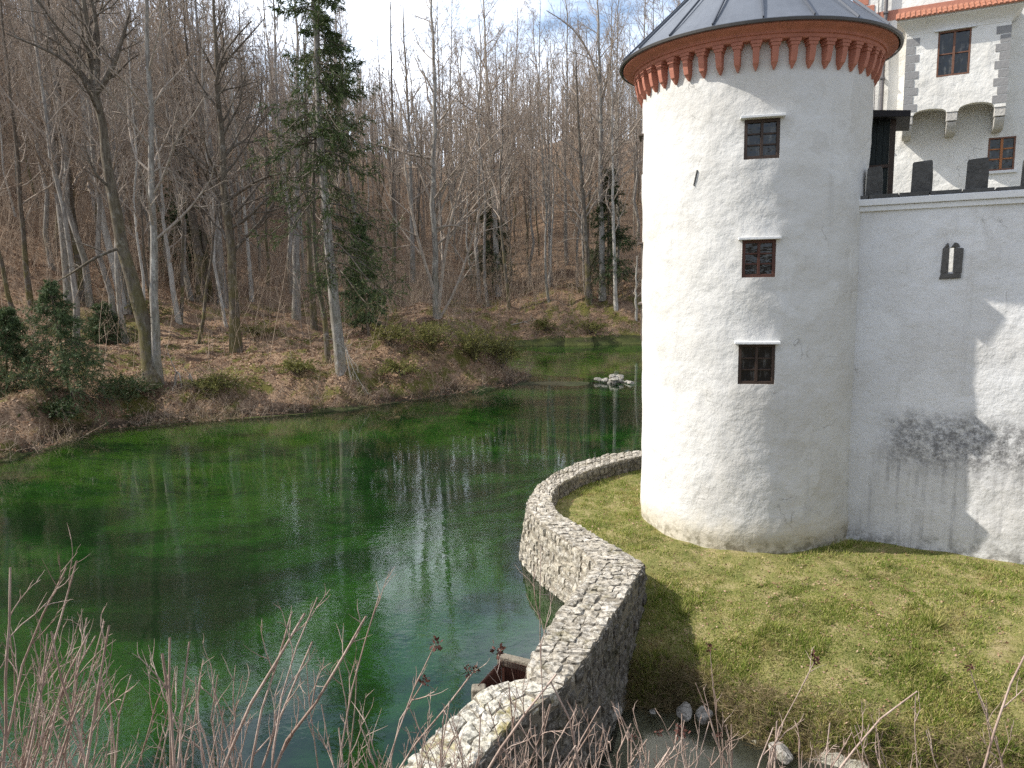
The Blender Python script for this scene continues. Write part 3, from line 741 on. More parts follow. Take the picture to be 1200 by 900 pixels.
mb.prism([(x0+.02, z1+.005), (x1+.10, z1+.005), (x1+.07, z1+.08), (x1-.0, z1+.11)], -.03, .1)
mb.build('arrow_slit_surround', M['slit_stone'], cw, bevel=.012)
mb = MB(); mb.box(-.6, XE, -.13, T+.08, zcop+.002, zcop+.15); mb.box(-.6, XE, -.07, T+.04, zcop-.12, zcop); mb.build('coping', M['coping'], cw, bevel=.015)
mb = MB()
for k in range(40):
    x = -.55+k*.6; mb.box(x, x+.58+.015*math.sin(k*3), -.06+.02*math.sin(k*5), T+.03, zcop+.153, zcop+.235+.012*math.sin(k*7)); 
mb.build('slate_course', M['dark_stone'], cw, bevel=.012)
rr = random.Random(4)
for (xa, xb, yt, yb) in ((1016, 1033, 197, 232), (1068.5, 1092, 190, 231), (1132.5, 1157, 187, 228), (1198, 1225, 185, 225), (1268, 1294, 180, 224), (1340, 1366, 176, 222)):
    u0, _ = wl(xa, (yt+yb)/2, .2); u1, _ = wl(xb, (yt+yb)/2, .2); _, zt = wl((xa+xb)/2, yt, .2); zb_ = zcop+.20
    pts = [(u0-.01, zb_), (u1+.015, zb_), (u1+.02, zb_+(zt-zb_)*.55), (u1+.0, zt-.01), (u1-.02, zt+.02), (u0+.03, zt), (u0+.005, zt-.03)]
    mb = MB(); mb.prism(pts, .08, .36); mb.build('merlon', M['dark_stone'], cw, bevel=.008)

# ------------------------------------------------------------------ castle house behind
hd = np.array([.89, -.456]); hd /= np.linalg.norm(hd); hy = np.array([-hd[1], hd[0]])
H0 = np.array([12.31, 21.0])*1.16; hn = np.array([*(-hy), 0])
hs = empty('castle_house', (H0[0], H0[1], 0), math.atan2(hd[1], hd[0]))
tag(hs, 'pale castle house with a projecting oriel and grey painted quoins behind the wall', 'building')
def hl(px, py, off=0):
    p_ = on_plane(px, py, (H0[0]+hy[0]*off, H0[1]+hy[1]*off, 0), hn); q = p_[:2]-H0; return q @ hd, p_[2]
HL = hl(1000.5, 8)[0]; HT = 19.5; HRt = 18
# facade sheet with openings
OD = .85
ow = [hl(1097, 88, -OD), hl(1139, 35, -OD)]; oc = ((ow[0][0]+ow[1][0])/2, (ow[0][1]+ow[1][1])/2); oW = ow[1][0]-ow[0][0]; oH = hl(1118, 34, -OD)[1]-hl(1118, 87, -OD)[1]
lw0, lw1 = hl(1156, 200), hl(1191, 160); lc = ((lw0[0]+lw1[0])/2, (lw0[1]+lw1[1])/2); lW = lw1[0]-lw0[0]; lH = hl(1173, 160)[1]-hl(1173, 199)[1]
mb = MB()
xa, xb, z0, z1 = lc[0]-lW/2, lc[0]+lW/2, lc[1]-lH/2, lc[1]+lH/2
def grid_sheet(x0, x1, z0, z1, holes_, yfun, stepx=.25):
    xs_ = np.array(sorted(set(np.round(np.concatenate([np.arange(x0, x1, stepx), [x1]] + [[h[0], h[1]] for h in holes_]), 4))))
    zs_ = np.array(sorted(set(np.round(np.concatenate([np.arange(z0, z1, stepx), [z1]] + [[h[2], h[3]] for h in holes_]), 4))))
    X, Z = np.meshgrid(xs_, zs_); Y = yfun(X, Z); V = np.stack([X, Y, Z], -1).reshape(-1, 3); F = []; n = len(xs_)
    for i in range(len(zs_)-1):
        for j in range(n-1):
            xm, zm = (xs_[j]+xs_[j+1])/2, (zs_[i]+zs_[i+1])/2
            if any(h[0] < xm < h[1] and h[2] < zm < h[3] for h in holes_): continue
            F.append((i*n+j, i*n+j+1, (i+1)*n+j+1, (i+1)*n+j))
    return V.tolist(), F
V, F = grid_sheet(HL, HRt, -.5, HT, [(xa, xb, z0, z1)], lambda X, Z: fbm(X, Z, .8, 3, 51)*.03)
mb.add(V, F)
mb.add([(HL, 0, -.5), (HL, 9, -.5), (HL, 9, HT), (HL, 0, HT), (HRt, 0, -.5), (HRt, 9, -.5), (HRt, 9, HT), (HRt, 0, HT)], [(0, 3, 2, 1), (4, 5, 6, 7), (1, 2, 6, 5), (3, 7, 6, 2)])
for x_ in (xa, xb): mb.add([(x_, 0, z0), (x_, .3, z0), (x_, .3, z1), (x_, 0, z1)], [(0, 1, 2, 3)])
for z_ in (z0, z1): mb.add([(xa, 0, z_), (xb, 0, z_), (xb, .3, z_), (xa, .3, z_)], [(0, 1, 2, 3)])
mb.add([(xa, .3, z0), (xb, .3, z0), (xb, .3, z1), (xa, .3, z1)], [(0, 1, 2, 3)])
mb.build('house_wall', M['plaster_house'], hs)
window(hs, lc[0], .06, lc[1], 0, lW, lH, M['brownwood'], 2, 3, .05, .035, M['orangewood'])
mb = MB(); mb.box(xa-.08, xb+.08, -.08, .1, z0-.09, z0-.002); mb.build('window_sill', M['coping'], hs, bevel=.01)
# red band and red corner stones
zr0, zr1 = hl(1044, 24)[1], hl(1044, 12)[1]
bz0 = hl(1050, 45)[1]; 
oxl, oxr = hl(1060, 100, -OD)[0], hl(1181, 90, -OD)[0]
mb = MB(); mb.box(hl(1019, 20)[0], HRt, -.035, .02, zr0, zr0+.30); mb.build('red_band', M['red_brick'], hs)
mb = MB(); k = 0; z_ = hl(1008, 24)[1]-3.0
while z_ < HT-.3:
    wq = .62 if k % 2 else .44
    mb.box(HL-.03, HL+wq, -.03, .03, z_, z_+.40); z_ += .43; k += 1
mb.build('red_quoin', M['red_brick'], hs, bevel=.01)
# drainpipe
ux = hl(1036, 60, -.1)[0]; mb = MB(); 
vs_ = []
mbp = MB(); mbp.lathe([(.055, 5.0), (.055, HT-.2)], 12); dp_ = mbp.build('drainpipe', M['pipe'], hs, smooth=True); dp_.location = (ux, -.12, 0)
for z_ in (8.5, 10.5, 12.5, 14.5):
    mb = MB(); mb.box(-.075, .075, -.075, .12, z_, z_+.04); mb.build('pipe_clip', M['pipe'], dp_)
mbp = MB(); mbp.lathe([(.012, 5.0), (.012, HT-.2)], 6); cb_ = mbp.build('lightning_cable', M['pipe'], hs); cb_.location = (ux-.22, -.05, 0)
# gabled roof of the house (above the photograph's frame)
mb = MB(); mb.add([(HL-.4, -.5, HT+.02), (HRt+.4, -.5, HT+.02), (HRt+.4, 4.5, HT+4), (HL-.4, 4.5, HT+4), (HL-.4, 9.5, HT+.02), (HRt+.4, 9.5, HT+.02)], [(0, 1, 2, 3), (3, 2, 5, 4), (0, 3, 4), (1, 5, 2), (0, 4, 5, 1)]); mb.build('house_roof', M['tile'], hs)
# oriel: box whose front is cut by two arches between three brackets
otop = hl(1120, 20, -OD)[1]
kb = [hl(1066, 142, -OD*.85), hl(1113, 140, -OD*.85), hl(1168, 126, -OD*.85)]
c0, c1, c2 = oxl+.13, (oxl+oxr)/2-.02, oxr-.13
zspr = hl(1113, 131, -OD)[1]
kw = .16
poly = [(oxl, otop), (oxl, zspr), (c0+kw, zspr)]
def arch(xa_, xb_, z_, h_): return [((xa_+xb_)/2-(xb_-xa_)/2*math.cos(math.pi*k/14), z_+h_*math.sin(math.pi*k/14)**.8) for k in range(0, 15)]
a1 = arch(c0+kw, c1-kw, zspr, .15); a2 = arch(c1+kw, c2-kw, zspr, .20)
lower = [(oxl, zspr)] + a1 + a2 + [(oxr, zspr)]
hx0, hx1, hz0, hz1 = oc[0]-oW/2, oc[0]+oW/2, oc[1]-oH/2, oc[1]+oH/2
mb = MB()
def strip(lowpts, ztop_):                       # front sheet with thickness under the top edge
    n = len(lowpts)
    vs = [(x, -OD, z) for x, z in lowpts] + [(x, -OD, ztop_) for x, z in lowpts]
    mb.add(vs, [(i, i+1, n+i+1, n+i) for i in range(n-1)])
    vs = [(x, -OD, z) for x, z in lowpts] + [(x, -OD+.28, z) for x, z in lowpts]
    mb.add(vs, [(i, n+i, n+i+1, i+1) for i in range(n-1)])
    vs = [(x, -OD+.28, z) for x, z in lowpts] + [(x, -OD+.28, ztop_) for x, z in lowpts]
    mb.add(vs, [(i, n+i, n+i+1, i+1) for i in range(n-1)])
zmid = zspr+.55
strip(lower, zmid)
V, F = grid_sheet(oxl, oxr, zmid, otop, [(hx0, hx1, hz0, hz1)], lambda X, Z: -OD+fbm(X, Z, 1, 3, 61)*.02*sstep(oxl, oxl+.3, X)*sstep(oxr, oxr-.3, X)*sstep(zmid, zmid+.3, Z)*sstep(otop, otop-.3, Z))
mb.add(V, F)
for x_ in (oxl, oxr): mb.add([(x_, -OD, zspr), (x_, .05, zspr), (x_, .05, otop), (x_, -OD, otop)], [(0, 1, 2, 3)])
mb.add([(oxl, -OD+.28, zmid), (oxr, -OD+.28, zmid), (oxr, .02, zmid), (oxl, .02, zmid)], [(0, 1, 2, 3)])
for x_ in (hx0, hx1): mb.add([(x_, -OD, hz0), (x_, -OD+.25, hz0), (x_, -OD+.25, hz1), (x_, -OD, hz1)], [(0, 1, 2, 3)])
for z_ in (hz0, hz1): mb.add([(hx0, -OD, z_), (hx1, -OD, z_), (hx1, -OD+.25, z_), (hx0, -OD+.25, z_)], [(0, 1, 2, 3)])
mb.add([(hx0, -OD+.25, hz0), (hx1, -OD+.25, hz0), (hx1, -OD+.25, hz1), (hx0, -OD+.25, hz1)], [(0, 1, 2, 3)])
oriel = mb.build('oriel', M['plaster_house'], hs)
window(hs, oc[0], -OD+.07, oc[1], 0, oW, oH, M['brownwood'], 2, 2, .05, .03, M['brownwood'])
mb = MB(); mb.box(hx0-.1, hx1+.1, -OD-.09, -OD+.1, hz1+.004, hz1+.05); mb.build('window_ledge', M['coping'], hs)
# quoins painted grey
for xq, sg_ in ((oxl, 1), (oxr, -1)):
    mb = MB(); z_ = zspr+.12; k = 0
    while z_ < otop-.45:
        wq = .36 if k % 2 == 0 else .25; hq = .215
        xa_, xb_ = (xq-.012, xq+wq) if sg_ > 0 else (xq-wq, xq+.012)
        mb.box(xa_, xb_, -OD-.012, -OD+.2, z_, z_+hq); z_ += hq+.03; k += 1
    mb.build('painted_quoins', M['grey_quoin'], oriel)
# cove and tiled rooflet
mb = MB()
vs = []; fs = []
for k in range(10):
    s_ = k/8 if k < 9 else 1.0; o_ = .012+.28*s_**1.8; z_ = otop-.34+.36*min(s_, 1)+(.03 if k == 9 else 0)
    vs += [(oxl-o_, .02, z_), (oxl-o_, -OD-o_, z_), (oxr+o_, -OD-o_, z_), (oxr+o_, .02, z_)]
for k in range(9):
    for j in range(3): fs.append((k*4+j, k*4+j+1, k*4+5+j, k*4+4+j))
fs.append((0, 3, 2, 1)); mb.add(vs, fs)
mb.build('cove_moulding', M['plaster_house'], oriel)
mb = MB(); ny = 2
x = oxl-.34; k = 0
while x < oxr+.30:
    for r_ in range(ny):
        y0 = -OD-.36+r_*.30; zz = otop+.06+r_*.16
        Mx = Matrix.Translation((x+.07, y0, zz)) @ Matrix.Rotation(rad(27), 4, 'X')
        mb.box(-.066, .066, 0, .36, 0, .035, Mx); mb.box(-.035, .035, 0, .36, .035, .06, Mx)
    x += .14
mb.build('tiled_rooflet', M['tile'], oriel)
mb = MB(); mb.prism([(oxl-.3, otop+.055), (oxr+.3, otop+.055), (oxr+.3, otop+.08), (oxl-.3, otop+.08)], -OD-.33, .02); mb.build('rooflet_board', M['coping'], oriel)
for c_ in (c0, c1, c2):
    mb = MB()
    mb.box(c_-kw*.95, c_+kw*.95, -OD+.02, 0, zspr-.27, zspr-.004)
    prof_ = [(-OD+.04, zspr-.29)] + [(-OD+.04+.02*math.sin(k*.5)+.30*(k/8)**1.5, zspr-.29-.34*math.sin(math.pi/2*k/8)) for k in range(1, 9)] + [(-.02, zspr-.64), (-.02, zspr-.29)]
    vs = [(c_-kw*.85, y, z) for y, z in prof_] + [(c_+kw*.85, y, z) for y, z in prof_]; n = len(prof_)
    mb.add(vs, [tuple(range(n)), tuple(range(2*n-1, n-1, -1))] + [(i, i+n, (i+1) % n+n, (i+1) % n) for i in range(n)])
    mb.build('bracket', M['grey_stone'], hs, bevel=.02)

# ------------------------------------------------------------------ dark wooden hut between tower and house
hut = empty('wooden_hut', (0, 0, 0), math.atan2(hd[1], hd[0]))
hp0 = at_depth(1000, 200, 18.9); hut.location = (hp0[0], hp0[1], 0)
tag(hut, 'small black timber hut with a flat overhanging roof squeezed beside the tower', 'hut')
def ul(px, py):
    p_ = on_plane(px, py, hp0, hn); q = p_[:2]-hp0[:2]; return q @ hd, p_[2]
ux1 = ul(1043, 180)[0]; zt0 = ul(1025, 137)[1]; zb0 = 6.3
mb = MB(); nb_ = 9
for k in range(nb_):
    w_ = (ux1-.02+.5)/nb_; x = -.5+k*w_; mb.box(x, x+w_-.012, 0, .04, zb0, zt0)
mb.box(-.5, ux1-.03, .045, 1.6, zb0, zt0-.01); mb.build('board_wall', M['hut'], hut)
mb = MB(); mb.box(ux1-.02, ux1+.10, -.06, .08, zb0, zt0-.02); mb.box(-.5, ux1-.022, -.05, -.005, zb0+.0, zb0+.08); zr = ul(1022, 196)[1]; mb.box(-.5, ux1-.022, -.06, -.006, zr-.04, zr+.04); mb.build('corner_post', M['darkwood'], hut, bevel=.008)
xr = ul(1067, 135)[0]; za, zb2 = ul(1022, 128)[1], ul(1067, 134)[1]
mb = MB(); mb.prism([(-.6, za-.17), (xr, zb2-.12), (xr, zb2+.02), (-.6, za+.02)], -.45, 1.7); mb.build('flat_roof', M['hutroof'], hut, bevel=.01)


# ------------------------------------------------------------------ trees: vectorised branches
def tubes(P, R, sides):
    P = np.asarray(P, float); R = np.asarray(R, float); n, k, _ = P.shape
    T = np.empty_like(P); T[:, 1:-1] = P[:, 2:]-P[:, :-2]; T[:, 0] = P[:, 1]-P[:, 0]; T[:, -1] = P[:, -1]-P[:, -2]
    T /= np.maximum(np.linalg.norm(T, axis=2, keepdims=True), 1e-9)
    mean = P[:, -1]-P[:, 0]
    ref = np.where((np.abs(mean[:, 2]) > .8*np.linalg.norm(mean, axis=1))[:, None], np.array([1., .13, 0]), np.array([0, .11, 1.]))[:, None, :]
    Ux = np.cross(T, np.broadcast_to(ref, T.shape)); Ux /= np.maximum(np.linalg.norm(Ux, axis=2, keepdims=True), 1e-9)
    Vx = np.cross(T, Ux)
    a = np.arange(sides)*2*math.pi/sides
    V = P[:, :, None, :] + R[:, :, None, None]*(Ux[:, :, None, :]*np.cos(a)[None, None, :, None]+Vx[:, :, None, :]*np.sin(a)[None, None, :, None])
    base = (np.arange(n)*k*sides)[:, None, None]; kk = (np.arange(k-1)*sides)[None, :, None]; j = np.arange(sides)[None, None, :]; j2 = (j+1) % sides
    F = np.stack([base+kk+j, base+kk+sides+j, base+kk+sides+j2, base+kk+j2], -1).reshape(-1, 4)[:, ::-1]
    return V.reshape(-1, 3), F
def join(parts):
    V = []; F = []; n = 0
    for v, f in parts:
        V.append(v); F.append(f+n); n += len(v)
    return np.concatenate(V), np.concatenate(F)
def grow(rg, P, R, per, t0, t1, ang, lenf, radf, K, up, wig, minr=.004, taper=.8):
    n, kp, _ = P.shape; idx = np.repeat(np.arange(n), per); m_ = len(idx)
    t_ = t0+(t1-t0)*(np.tile((np.arange(per)+.5)/per, n)+rg.uniform(-.5, .5, m_)/per)
    f = np.clip(t_*(kp-1), 0, kp-1.001); i = f.astype(int); fr = (f-i)[:, None]
    pos = P[idx, i]*(1-fr)+P[idx, i+1]*fr; tan = P[idx, i+1]-P[idx, i]; tan /= np.maximum(np.linalg.norm(tan, axis=1, keepdims=True), 1e-9)
    r0 = R[idx, i]*(1-fr[:, 0])+R[idx, i+1]*fr[:, 0]
    Lp = np.linalg.norm(np.diff(P, axis=1), axis=2).sum(1)[idx]
    l = Lp*lenf*(1-taper*.7*(t_-t0)/(1-t0+1e-6))*rg.uniform(.55, 1.2, m_)
    rv = rg.normal(size=(m_, 3)); rv -= (rv*tan).sum(1, keepdims=True)*tan; rv /= np.linalg.norm(rv, axis=1, keepdims=True)
    a = ang*rg.uniform(.7, 1.3, m_)[:, None]
    d = np.cos(a)*tan+np.sin(a)*rv; d[:, 2] += up; d /= np.linalg.norm(d, axis=1, keepdims=True)
    Q = np.empty((m_, K, 3)); Q[:, 0] = pos
    for k in range(1, K):
        d = d+rg.normal(0, wig, (m_, 3)); d[:, 2] += up*.45; d /= np.linalg.norm(d, axis=1, keepdims=True)
        Q[:, k] = Q[:, k-1]+d*(l/(K-1))[:, None]
    rr_ = np.maximum(np.minimum(r0*radf, l*.035), minr)
    return Q, rr_[:, None]*np.linspace(1, .3, K)[None, :]
def smooth_path(pts, n):
    pts = np.array(pts, float); seg = np.concatenate([[0], np.cumsum(np.linalg.norm(np.diff(pts, axis=0), axis=1))]); seg /= seg[-1]
    s_ = np.linspace(0, 1, n); q = np.stack([np.interp(s_, seg, pts[:, k]) for k in range(3)], 1)
    for _ in range(2): q[1:-1] = (q[:-2]+2*q[1:-1]+q[2:])/4
    return q
def tree_geo(rg, path, r0, r1, nl, lt=(.35, .97), lang=.95, llen=.22, lup=.12, lrad=.45, nb=6, ntw=5, nf=3, wig=.13, sides=9, extra=(), minr=.0052, flare=1.35):
    """trunk and branch geometry round local origin; extra: limb paths"""
    P = path[None]; n = len(path); t_ = np.linspace(0, 1, n)
    R = (r1+(r0-r1)*(1-t_)**.9)*(1+(flare-1)*np.exp(-t_*n*.8)); R = R[None]
    trunk = tubes(P, R*(1+rg.normal(0, .03, R.shape)), sides)
    lp, lr = grow(rg, P, R, nl, lt[0], lt[1], lang, llen, lrad, 7, lup, wig, .02)
    parts = [tubes(lp, lr, 5)]
    sets = [(lp, lr)]
    for e, er in extra:
        ep = smooth_path(e, 7)[None]; rr_ = er*np.linspace(1, .3, 7)[None]; parts.append(tubes(ep, rr_, 6)); sets.append((ep, rr_))
    for (a, b) in sets:
        bp, br = grow(rg, a, b, nb, .18, .98, .85, .48, .55, 5, .10, wig*1.3, .011); parts.append(tubes(bp, br, 4))
        if ntw:
            tp, tr_ = grow(rg, bp, br, ntw, .15, .98, .75, .50, .6, 4, .06, wig*1.5, minr); parts.append(tubes(tp, tr_, 3))
            if nf:
                fp, fr = grow(rg, tp, tr_, nf, .2, .98, .7, .55, .7, 3, .04, wig*1.5, minr*.8); parts.append(tubes(fp, fr, 3))
    return trunk, join(parts)
def leaf_cards(rg, C0, D, ln, wd, droop=0.0, spread=.7):
    """small pointed leaf faces at points C0 with main direction D"""
    n = len(C0); d = D+rg.normal(0, spread, (n, 3)); d[:, 2] -= droop; d /= np.linalg.norm(d, axis=1, keepdims=True)
    s_ = rg.normal(size=(n, 3)); s_ -= (s_*d).sum(1, keepdims=True)*d; s_ /= np.linalg.norm(s_, axis=1, keepdims=True)
    l = (ln*rg.uniform(.6, 1.3, n))[:, None]; w = (wd*rg.uniform(.7, 1.2, n))[:, None]
    V = np.stack([C0, C0+d*l*.5+s_*w*.5, C0+d*l, C0+d*l*.5-s_*w*.5], 1).reshape(-1, 3)
    F = np.arange(n*4).reshape(-1, 4); return V, F
def spruce_geo(rg, path, r0, nb, t0, blen, cards=7, shoots=12, ln=.22, wd=.05, droop=.25, density=lambda t_, a: 1.0):
    P = path[None]; n = len(path); t_ = np.linspace(0, 1, n); R = (.03+(r0-.03)*(1-t_))[None]
    trunk = tubes(P, R, 9)
    bp, br = grow(rg, P, R, nb, t0, .985, 1.45, blen/np.linalg.norm(np.diff(path, axis=0), axis=1).sum(), .22, 6, -.05, .07, .012, 1.25)
    bp[:, :, 2] -= (np.linspace(0, 1, 6)**1.6*np.sin(np.linspace(0, 1, 6)*2.6))[None]*droop*np.linalg.norm(bp[:, -1]-bp[:, 0], axis=1)[:, None]
    keep_ = rg.uniform(size=len(bp)) < np.array([density((q[0, 2]-path[0, 2])/(path[-1, 2]-path[0, 2]), q[-1]-q[0]) for q in bp])
    bp, br = bp[keep_], br[keep_]
    sp, sr = grow(rg, bp, br, shoots, .15, 1.0, .9, .33, .6, 4, -.12, .1, .006)
    cp, _ = grow(rg, sp, sr, cards, .0, 1.0, .3, .2, 1, 2, 0, 0, .005)
    C0 = cp[:, 0]; D = cp[:, 1]-cp[:, 0]; D /= np.maximum(np.linalg.norm(D, axis=1, keepdims=True), 1e-9)
    leaves = leaf_cards(rg, C0, D, ln, wd, .25, .45)
    return trunk, join([tubes(bp, br, 4), tubes(sp, sr, 3)]), leaves
def mk_tree(name, loc, trunk, crown, tm, cm, label, group=None, foliage=None, fm=None):
    e = empty(name, loc); tag(e, label, 'tree', group)
    link('trunk', mk_mesh('trunk', trunk[0], [trunk[1]], True), tm, e)
    c_ = link('crown', mk_mesh('crown', crown[0], [crown[1]], True), cm, e)
    if foliage is not None: link('foliage', mk_mesh('foliage', foliage[0], [foliage[1]], False), fm, c_)
    return e
def copy_tree(o, parent=None):
    c_ = o.copy(); C.objects.link(c_); c_.parent = parent
    for ch in o.children: copy_tree(ch, c_)
    return c_

def px_path(base, pts, H, n, rg, dev=.25):
    """trunk line through the given places at the base's distance, grown on to height H"""
    b = ground_hit(*base); Y = b[1]; P = [b-(0, 0, .25)] + [at_depth(x, y, Y) for x, y in pts]
    top = P[-1]; d = top-P[-2]; d[1] = rg.normal(0, .05); d /= np.linalg.norm(d)
    d = d*.6+np.array([0, 0, .4]); d /= np.linalg.norm(d)
    if top[2]-b[2] < H: P.append(top+d*(H-(top[2]-b[2])))
    P = np.array(P); P[1:, 1] += np.cumsum(rg.normal(0, dev, len(P)-1))
    q = smooth_path(P, n); q[1:-1, :2] += rg.normal(0, .035, (n-2, 2))
    return b, q-b
HERO = [
 # name, base px, trunk px, width px, height, bark, limb count, label, options
 ('bare_tree', (82, 352), [(75, 297), (63, 200), (52, 100), (45, 40)], 10, 27, 'bark_grey', 18, 'pale lichen spotted tree standing left of a straight dark trunk, behind the waterside conifer', {}),
 ('bare_tree', (99, 350), [(93, 283), (80, 190), (66, 60), (60, 0)], 10, 27, 'bark_brown', 16, 'straight dark trunk just right of the pale lichen spotted tree at the far left', {}),
 ('leaning_tree', (179, 452), [(168, 395), (152, 340), (137, 297), (120, 180), (108, 120), (102, 90)], 18, 24, 'bark_moss', 12, 'thick dark mossy tree leaning left over the bank and forking high up',
   dict(lt=(.62, .97), ex=[([(104, 96), (112, 70), (113, 30), (108, -30)], .12), ([(108, 112), (124, 92), (138, 62), (150, 10)], .12), ([(135, 290), (118, 300), (100, 312), (68, 332)], .07), ([(128, 232), (114, 205), (108, 170)], .06), ([(100, 90), (86, 70), (60, 62), (30, 50)], .08)])),
 ('bare_tree', (186, 448), [(185, 400), (183, 330), (182, 250), (180, 150), (179, 65)], 10, 25, 'bark_grey', 16, 'upright grey tree rising beside the foot of the leaning mossy one',
   dict(ex=[([(183, 210), (196, 190), (204, 202), (210, 235)], .05), ([(181, 110), (165, 95), (150, 100), (138, 135)], .05)])),
 ('bare_tree', (146, 365), [(134, 310), (127, 293), (110, 205), (97, 133), (90, 40), (88, 0)], 9, 28, 'bark_pale', 15, 'pale grey trunk crossing behind the leaning mossy tree', dict(ex=[([(92, 118), (70, 116), (55, 118), (35, 126)], .06)])),
 ('bare_tree', (236, 352), [(233, 297), (213, 213), (207, 150), (196, 40), (192, 0)], 12, 29, 'bark_brown', 18, 'tall brown trunk with a dark conifer behind it, left of a twin pair', {}),
 ('bare_tree', (246, 352), [(240, 293), (230, 167), (217, 50), (213, 0)], 7, 29, 'bark_brown', 12, 'thin nearly black trunk between two thicker trees on the terrace', {}),
 ('bare_tree', (262, 356), [(257, 293), (250, 200), (240, 100), (232, 20)], 11, 29, 'bark_grey', 18, 'tall grey trunk with pale lichen directly behind the yellow mossy tree', {}),
 ('mossy_tree', (277, 412), [(272, 350), (268, 290), (266, 260), (253, 133), (247, 0)], 12, 27, 'bark_moss', 22, 'tree with yellow green moss and a long crooked limb reaching right over the bank',
   dict(lt=(.25, .97), ex=[([(277, 226), (288, 218), (310, 205), (330, 202), (352, 203), (380, 210)], .085), ([(262, 195), (285, 175), (305, 130), (306, 80)], .06), ([(270, 215), (276, 260), (290, 290), (322, 300)], .05), ([(258, 150), (252, 110), (262, 70), (300, 30)], .09), ([(256, 90), (280, 50), (310, 20)], .06)])),
 ('birch_tree', (295, 352), [(290, 293), (282, 210), (273, 133), (266, 40)], 4.5, 24, 'bark_pale', 12, 'thin whitish birch on the slope right of the mossy tree', {}),
 ('bare_tree', (347, 372), [(347, 293), (347, 150), (347, 33), (345, -20)], 9, 27, 'bark_grey', 16, 'straight grey trunk on the mossy ground left of the spruce', {}),
 ('ivy_tree', (368, 384), [(363, 297), (360, 167), (357, 40)], 7, 25, 'bark_moss', 14, 'narrow green tinged trunk close by the left of the spruce', {}),
 ('bare_tree', (385, 425), [(383, 400), (375, 350), (368, 300), (366, 200), (372, 80)], 6, 24, 'bark_brown', 12, 'slim crooked brown trunk nearly touching the foot of the spruce', {}),
 ('multi_stemmed_tree', (512, 372), [(511, 330), (510, 290), (507, 233), (511, 117), (505, 20), (503, -20)], 8, 24, 'bark_grey', 18, 'many stemmed pale tree spreading from the mound of the headland',
   dict(lt=(.2, .97), ex=[([(516, 366), (520, 310), (526, 250), (545, 200), (562, 150)], .11), ([(534, 368), (540, 340), (543, 310), (562, 250), (578, 200)], .08), ([(508, 340), (492, 290), (480, 240), (474, 180), (470, 120)], .10),
     ([(497, 195), (475, 180), (450, 168), (420, 163)], .07), ([(515, 270), (530, 262), (545, 266), (560, 280)], .05), ([(505, 230), (490, 200), (478, 150), (460, 90)], .07), ([(510, 260), (540, 190), (575, 165), (610, 130)], .06)])),
 ('bare_tree', (585, 345), [(580, 270), (577, 200), (572, 133), (567, 17), (565, -20)], 7, 30, 'bark_pale', 24, 'tall whitish tree with a dark young spruce at its foot across the bay', dict(lt=(.25, .98))),
 ('bare_tree', (690, 354), [(688, 300), (686, 270), (680, 200), (675, 100), (674, 60)], 7, 24, 'bark_brown', 18, 'dark tree with side limbs spreading left at the far shore of the bay',
   dict(lt=(.3, .97), ex=[([(685, 250), (676, 225), (650, 190), (622, 175)], .09), ([(690, 300), (680, 262), (660, 250), (650, 236)], .08), ([(680, 200), (690, 160), (700, 150)], .05)])),
 ('bare_tree', (706, 350), [(705, 270), (703, 200), (705, 133), (700, 0), (698, -30)], 7.5, 30, 'bark_grey', 22, 'tall tree with a fan of upright boughs nearest the tower roof', dict(ex=[([(704, 110), (690, 60), (670, 30), (640, 15)], .09), ([(704, 120), (716, 70), (722, 10)], .09)])),
 ('birch_tree', (722, 362), [(721, 330), (718, 250), (718, 170), (718, 67)], 4.5, 25, 'bark_pale', 12, 'slender white birch at the far shore close to the tower', {}),
 ('bare_tree', (645, 335), [(644, 250), (643, 167), (642, 60)], 4.5, 25, 'bark_grey', 14, 'thin bare tree on the slope midway across the bay', {}),
 ('bare_tree', (484, 330), [(482, 250), (480, 167), (474, 60), (472, 0)], 6, 28, 'bark_grey', 18, 'slender tree rising behind the left of the many stemmed one', {}),
 ('bare_tree', (462, 330), [(461, 250), (460, 150), (458, 60), (457, 0)], 4.5, 27, 'bark_brown', 12, 'thin straight trunk in the gap between the spruce and the headland tree', {}),
 ('birch_tree', (745, 374), [(745, 345), (745.5, 320), (746, 300)], 3, 6, 'bark_pale', 10, 'whitish sapling at the far shore half hidden by the tower', {}),
 ('bare_tree', (36, 356), [(33, 330), (28, 270), (20, 190), (10, 80)], 6, 24, 'bark_brown', 16, 'slim brown tree nearest the left edge of the terrace', dict(ex=[([(28, 270), (50, 200), (56, 196)], .03)])),
 ('bare_tree', (210, 378), [(204, 345), (197, 310), (192, 280), (185, 220)], 6, 16, 'bark_pale', 10, 'short pale crooked trunk leaning left between the upright grey tree and the terrace', {}),
]
for hi, (nm, base, pts, wpx, H, bk, nl, label, opt) in enumerate(HERO):
    rg = np.random.default_rng(100+hi)
    b, path = px_path(base, pts, H, 16, rg)
    r0 = wpx/2/FPX*b[1]
    ex = []
    for e, er in opt.get('ex', ()):
        q = np.array([at_depth(x, y, b[1]) for x, y in e])-b
        q[:, 1] += np.cumsum(rg.normal(0, .4, len(q))); q[0] = path[np.argmin(np.abs(path[:, 2]-q[0, 2]))]*.9+q[0]*.1; ex.append((q, er*1.5))
    tr, cr_ = tree_geo(rg, path, r0, .05, nl, opt.get('lt', (.30, .98)), .85, .26, .16, .5, 7, 6, 4, .14, 10, ex)
    mk_tree(nm, b, tr, cr_, M[bk], M['twig'] if bk != 'bark_moss' else M['bark_brown'], label)
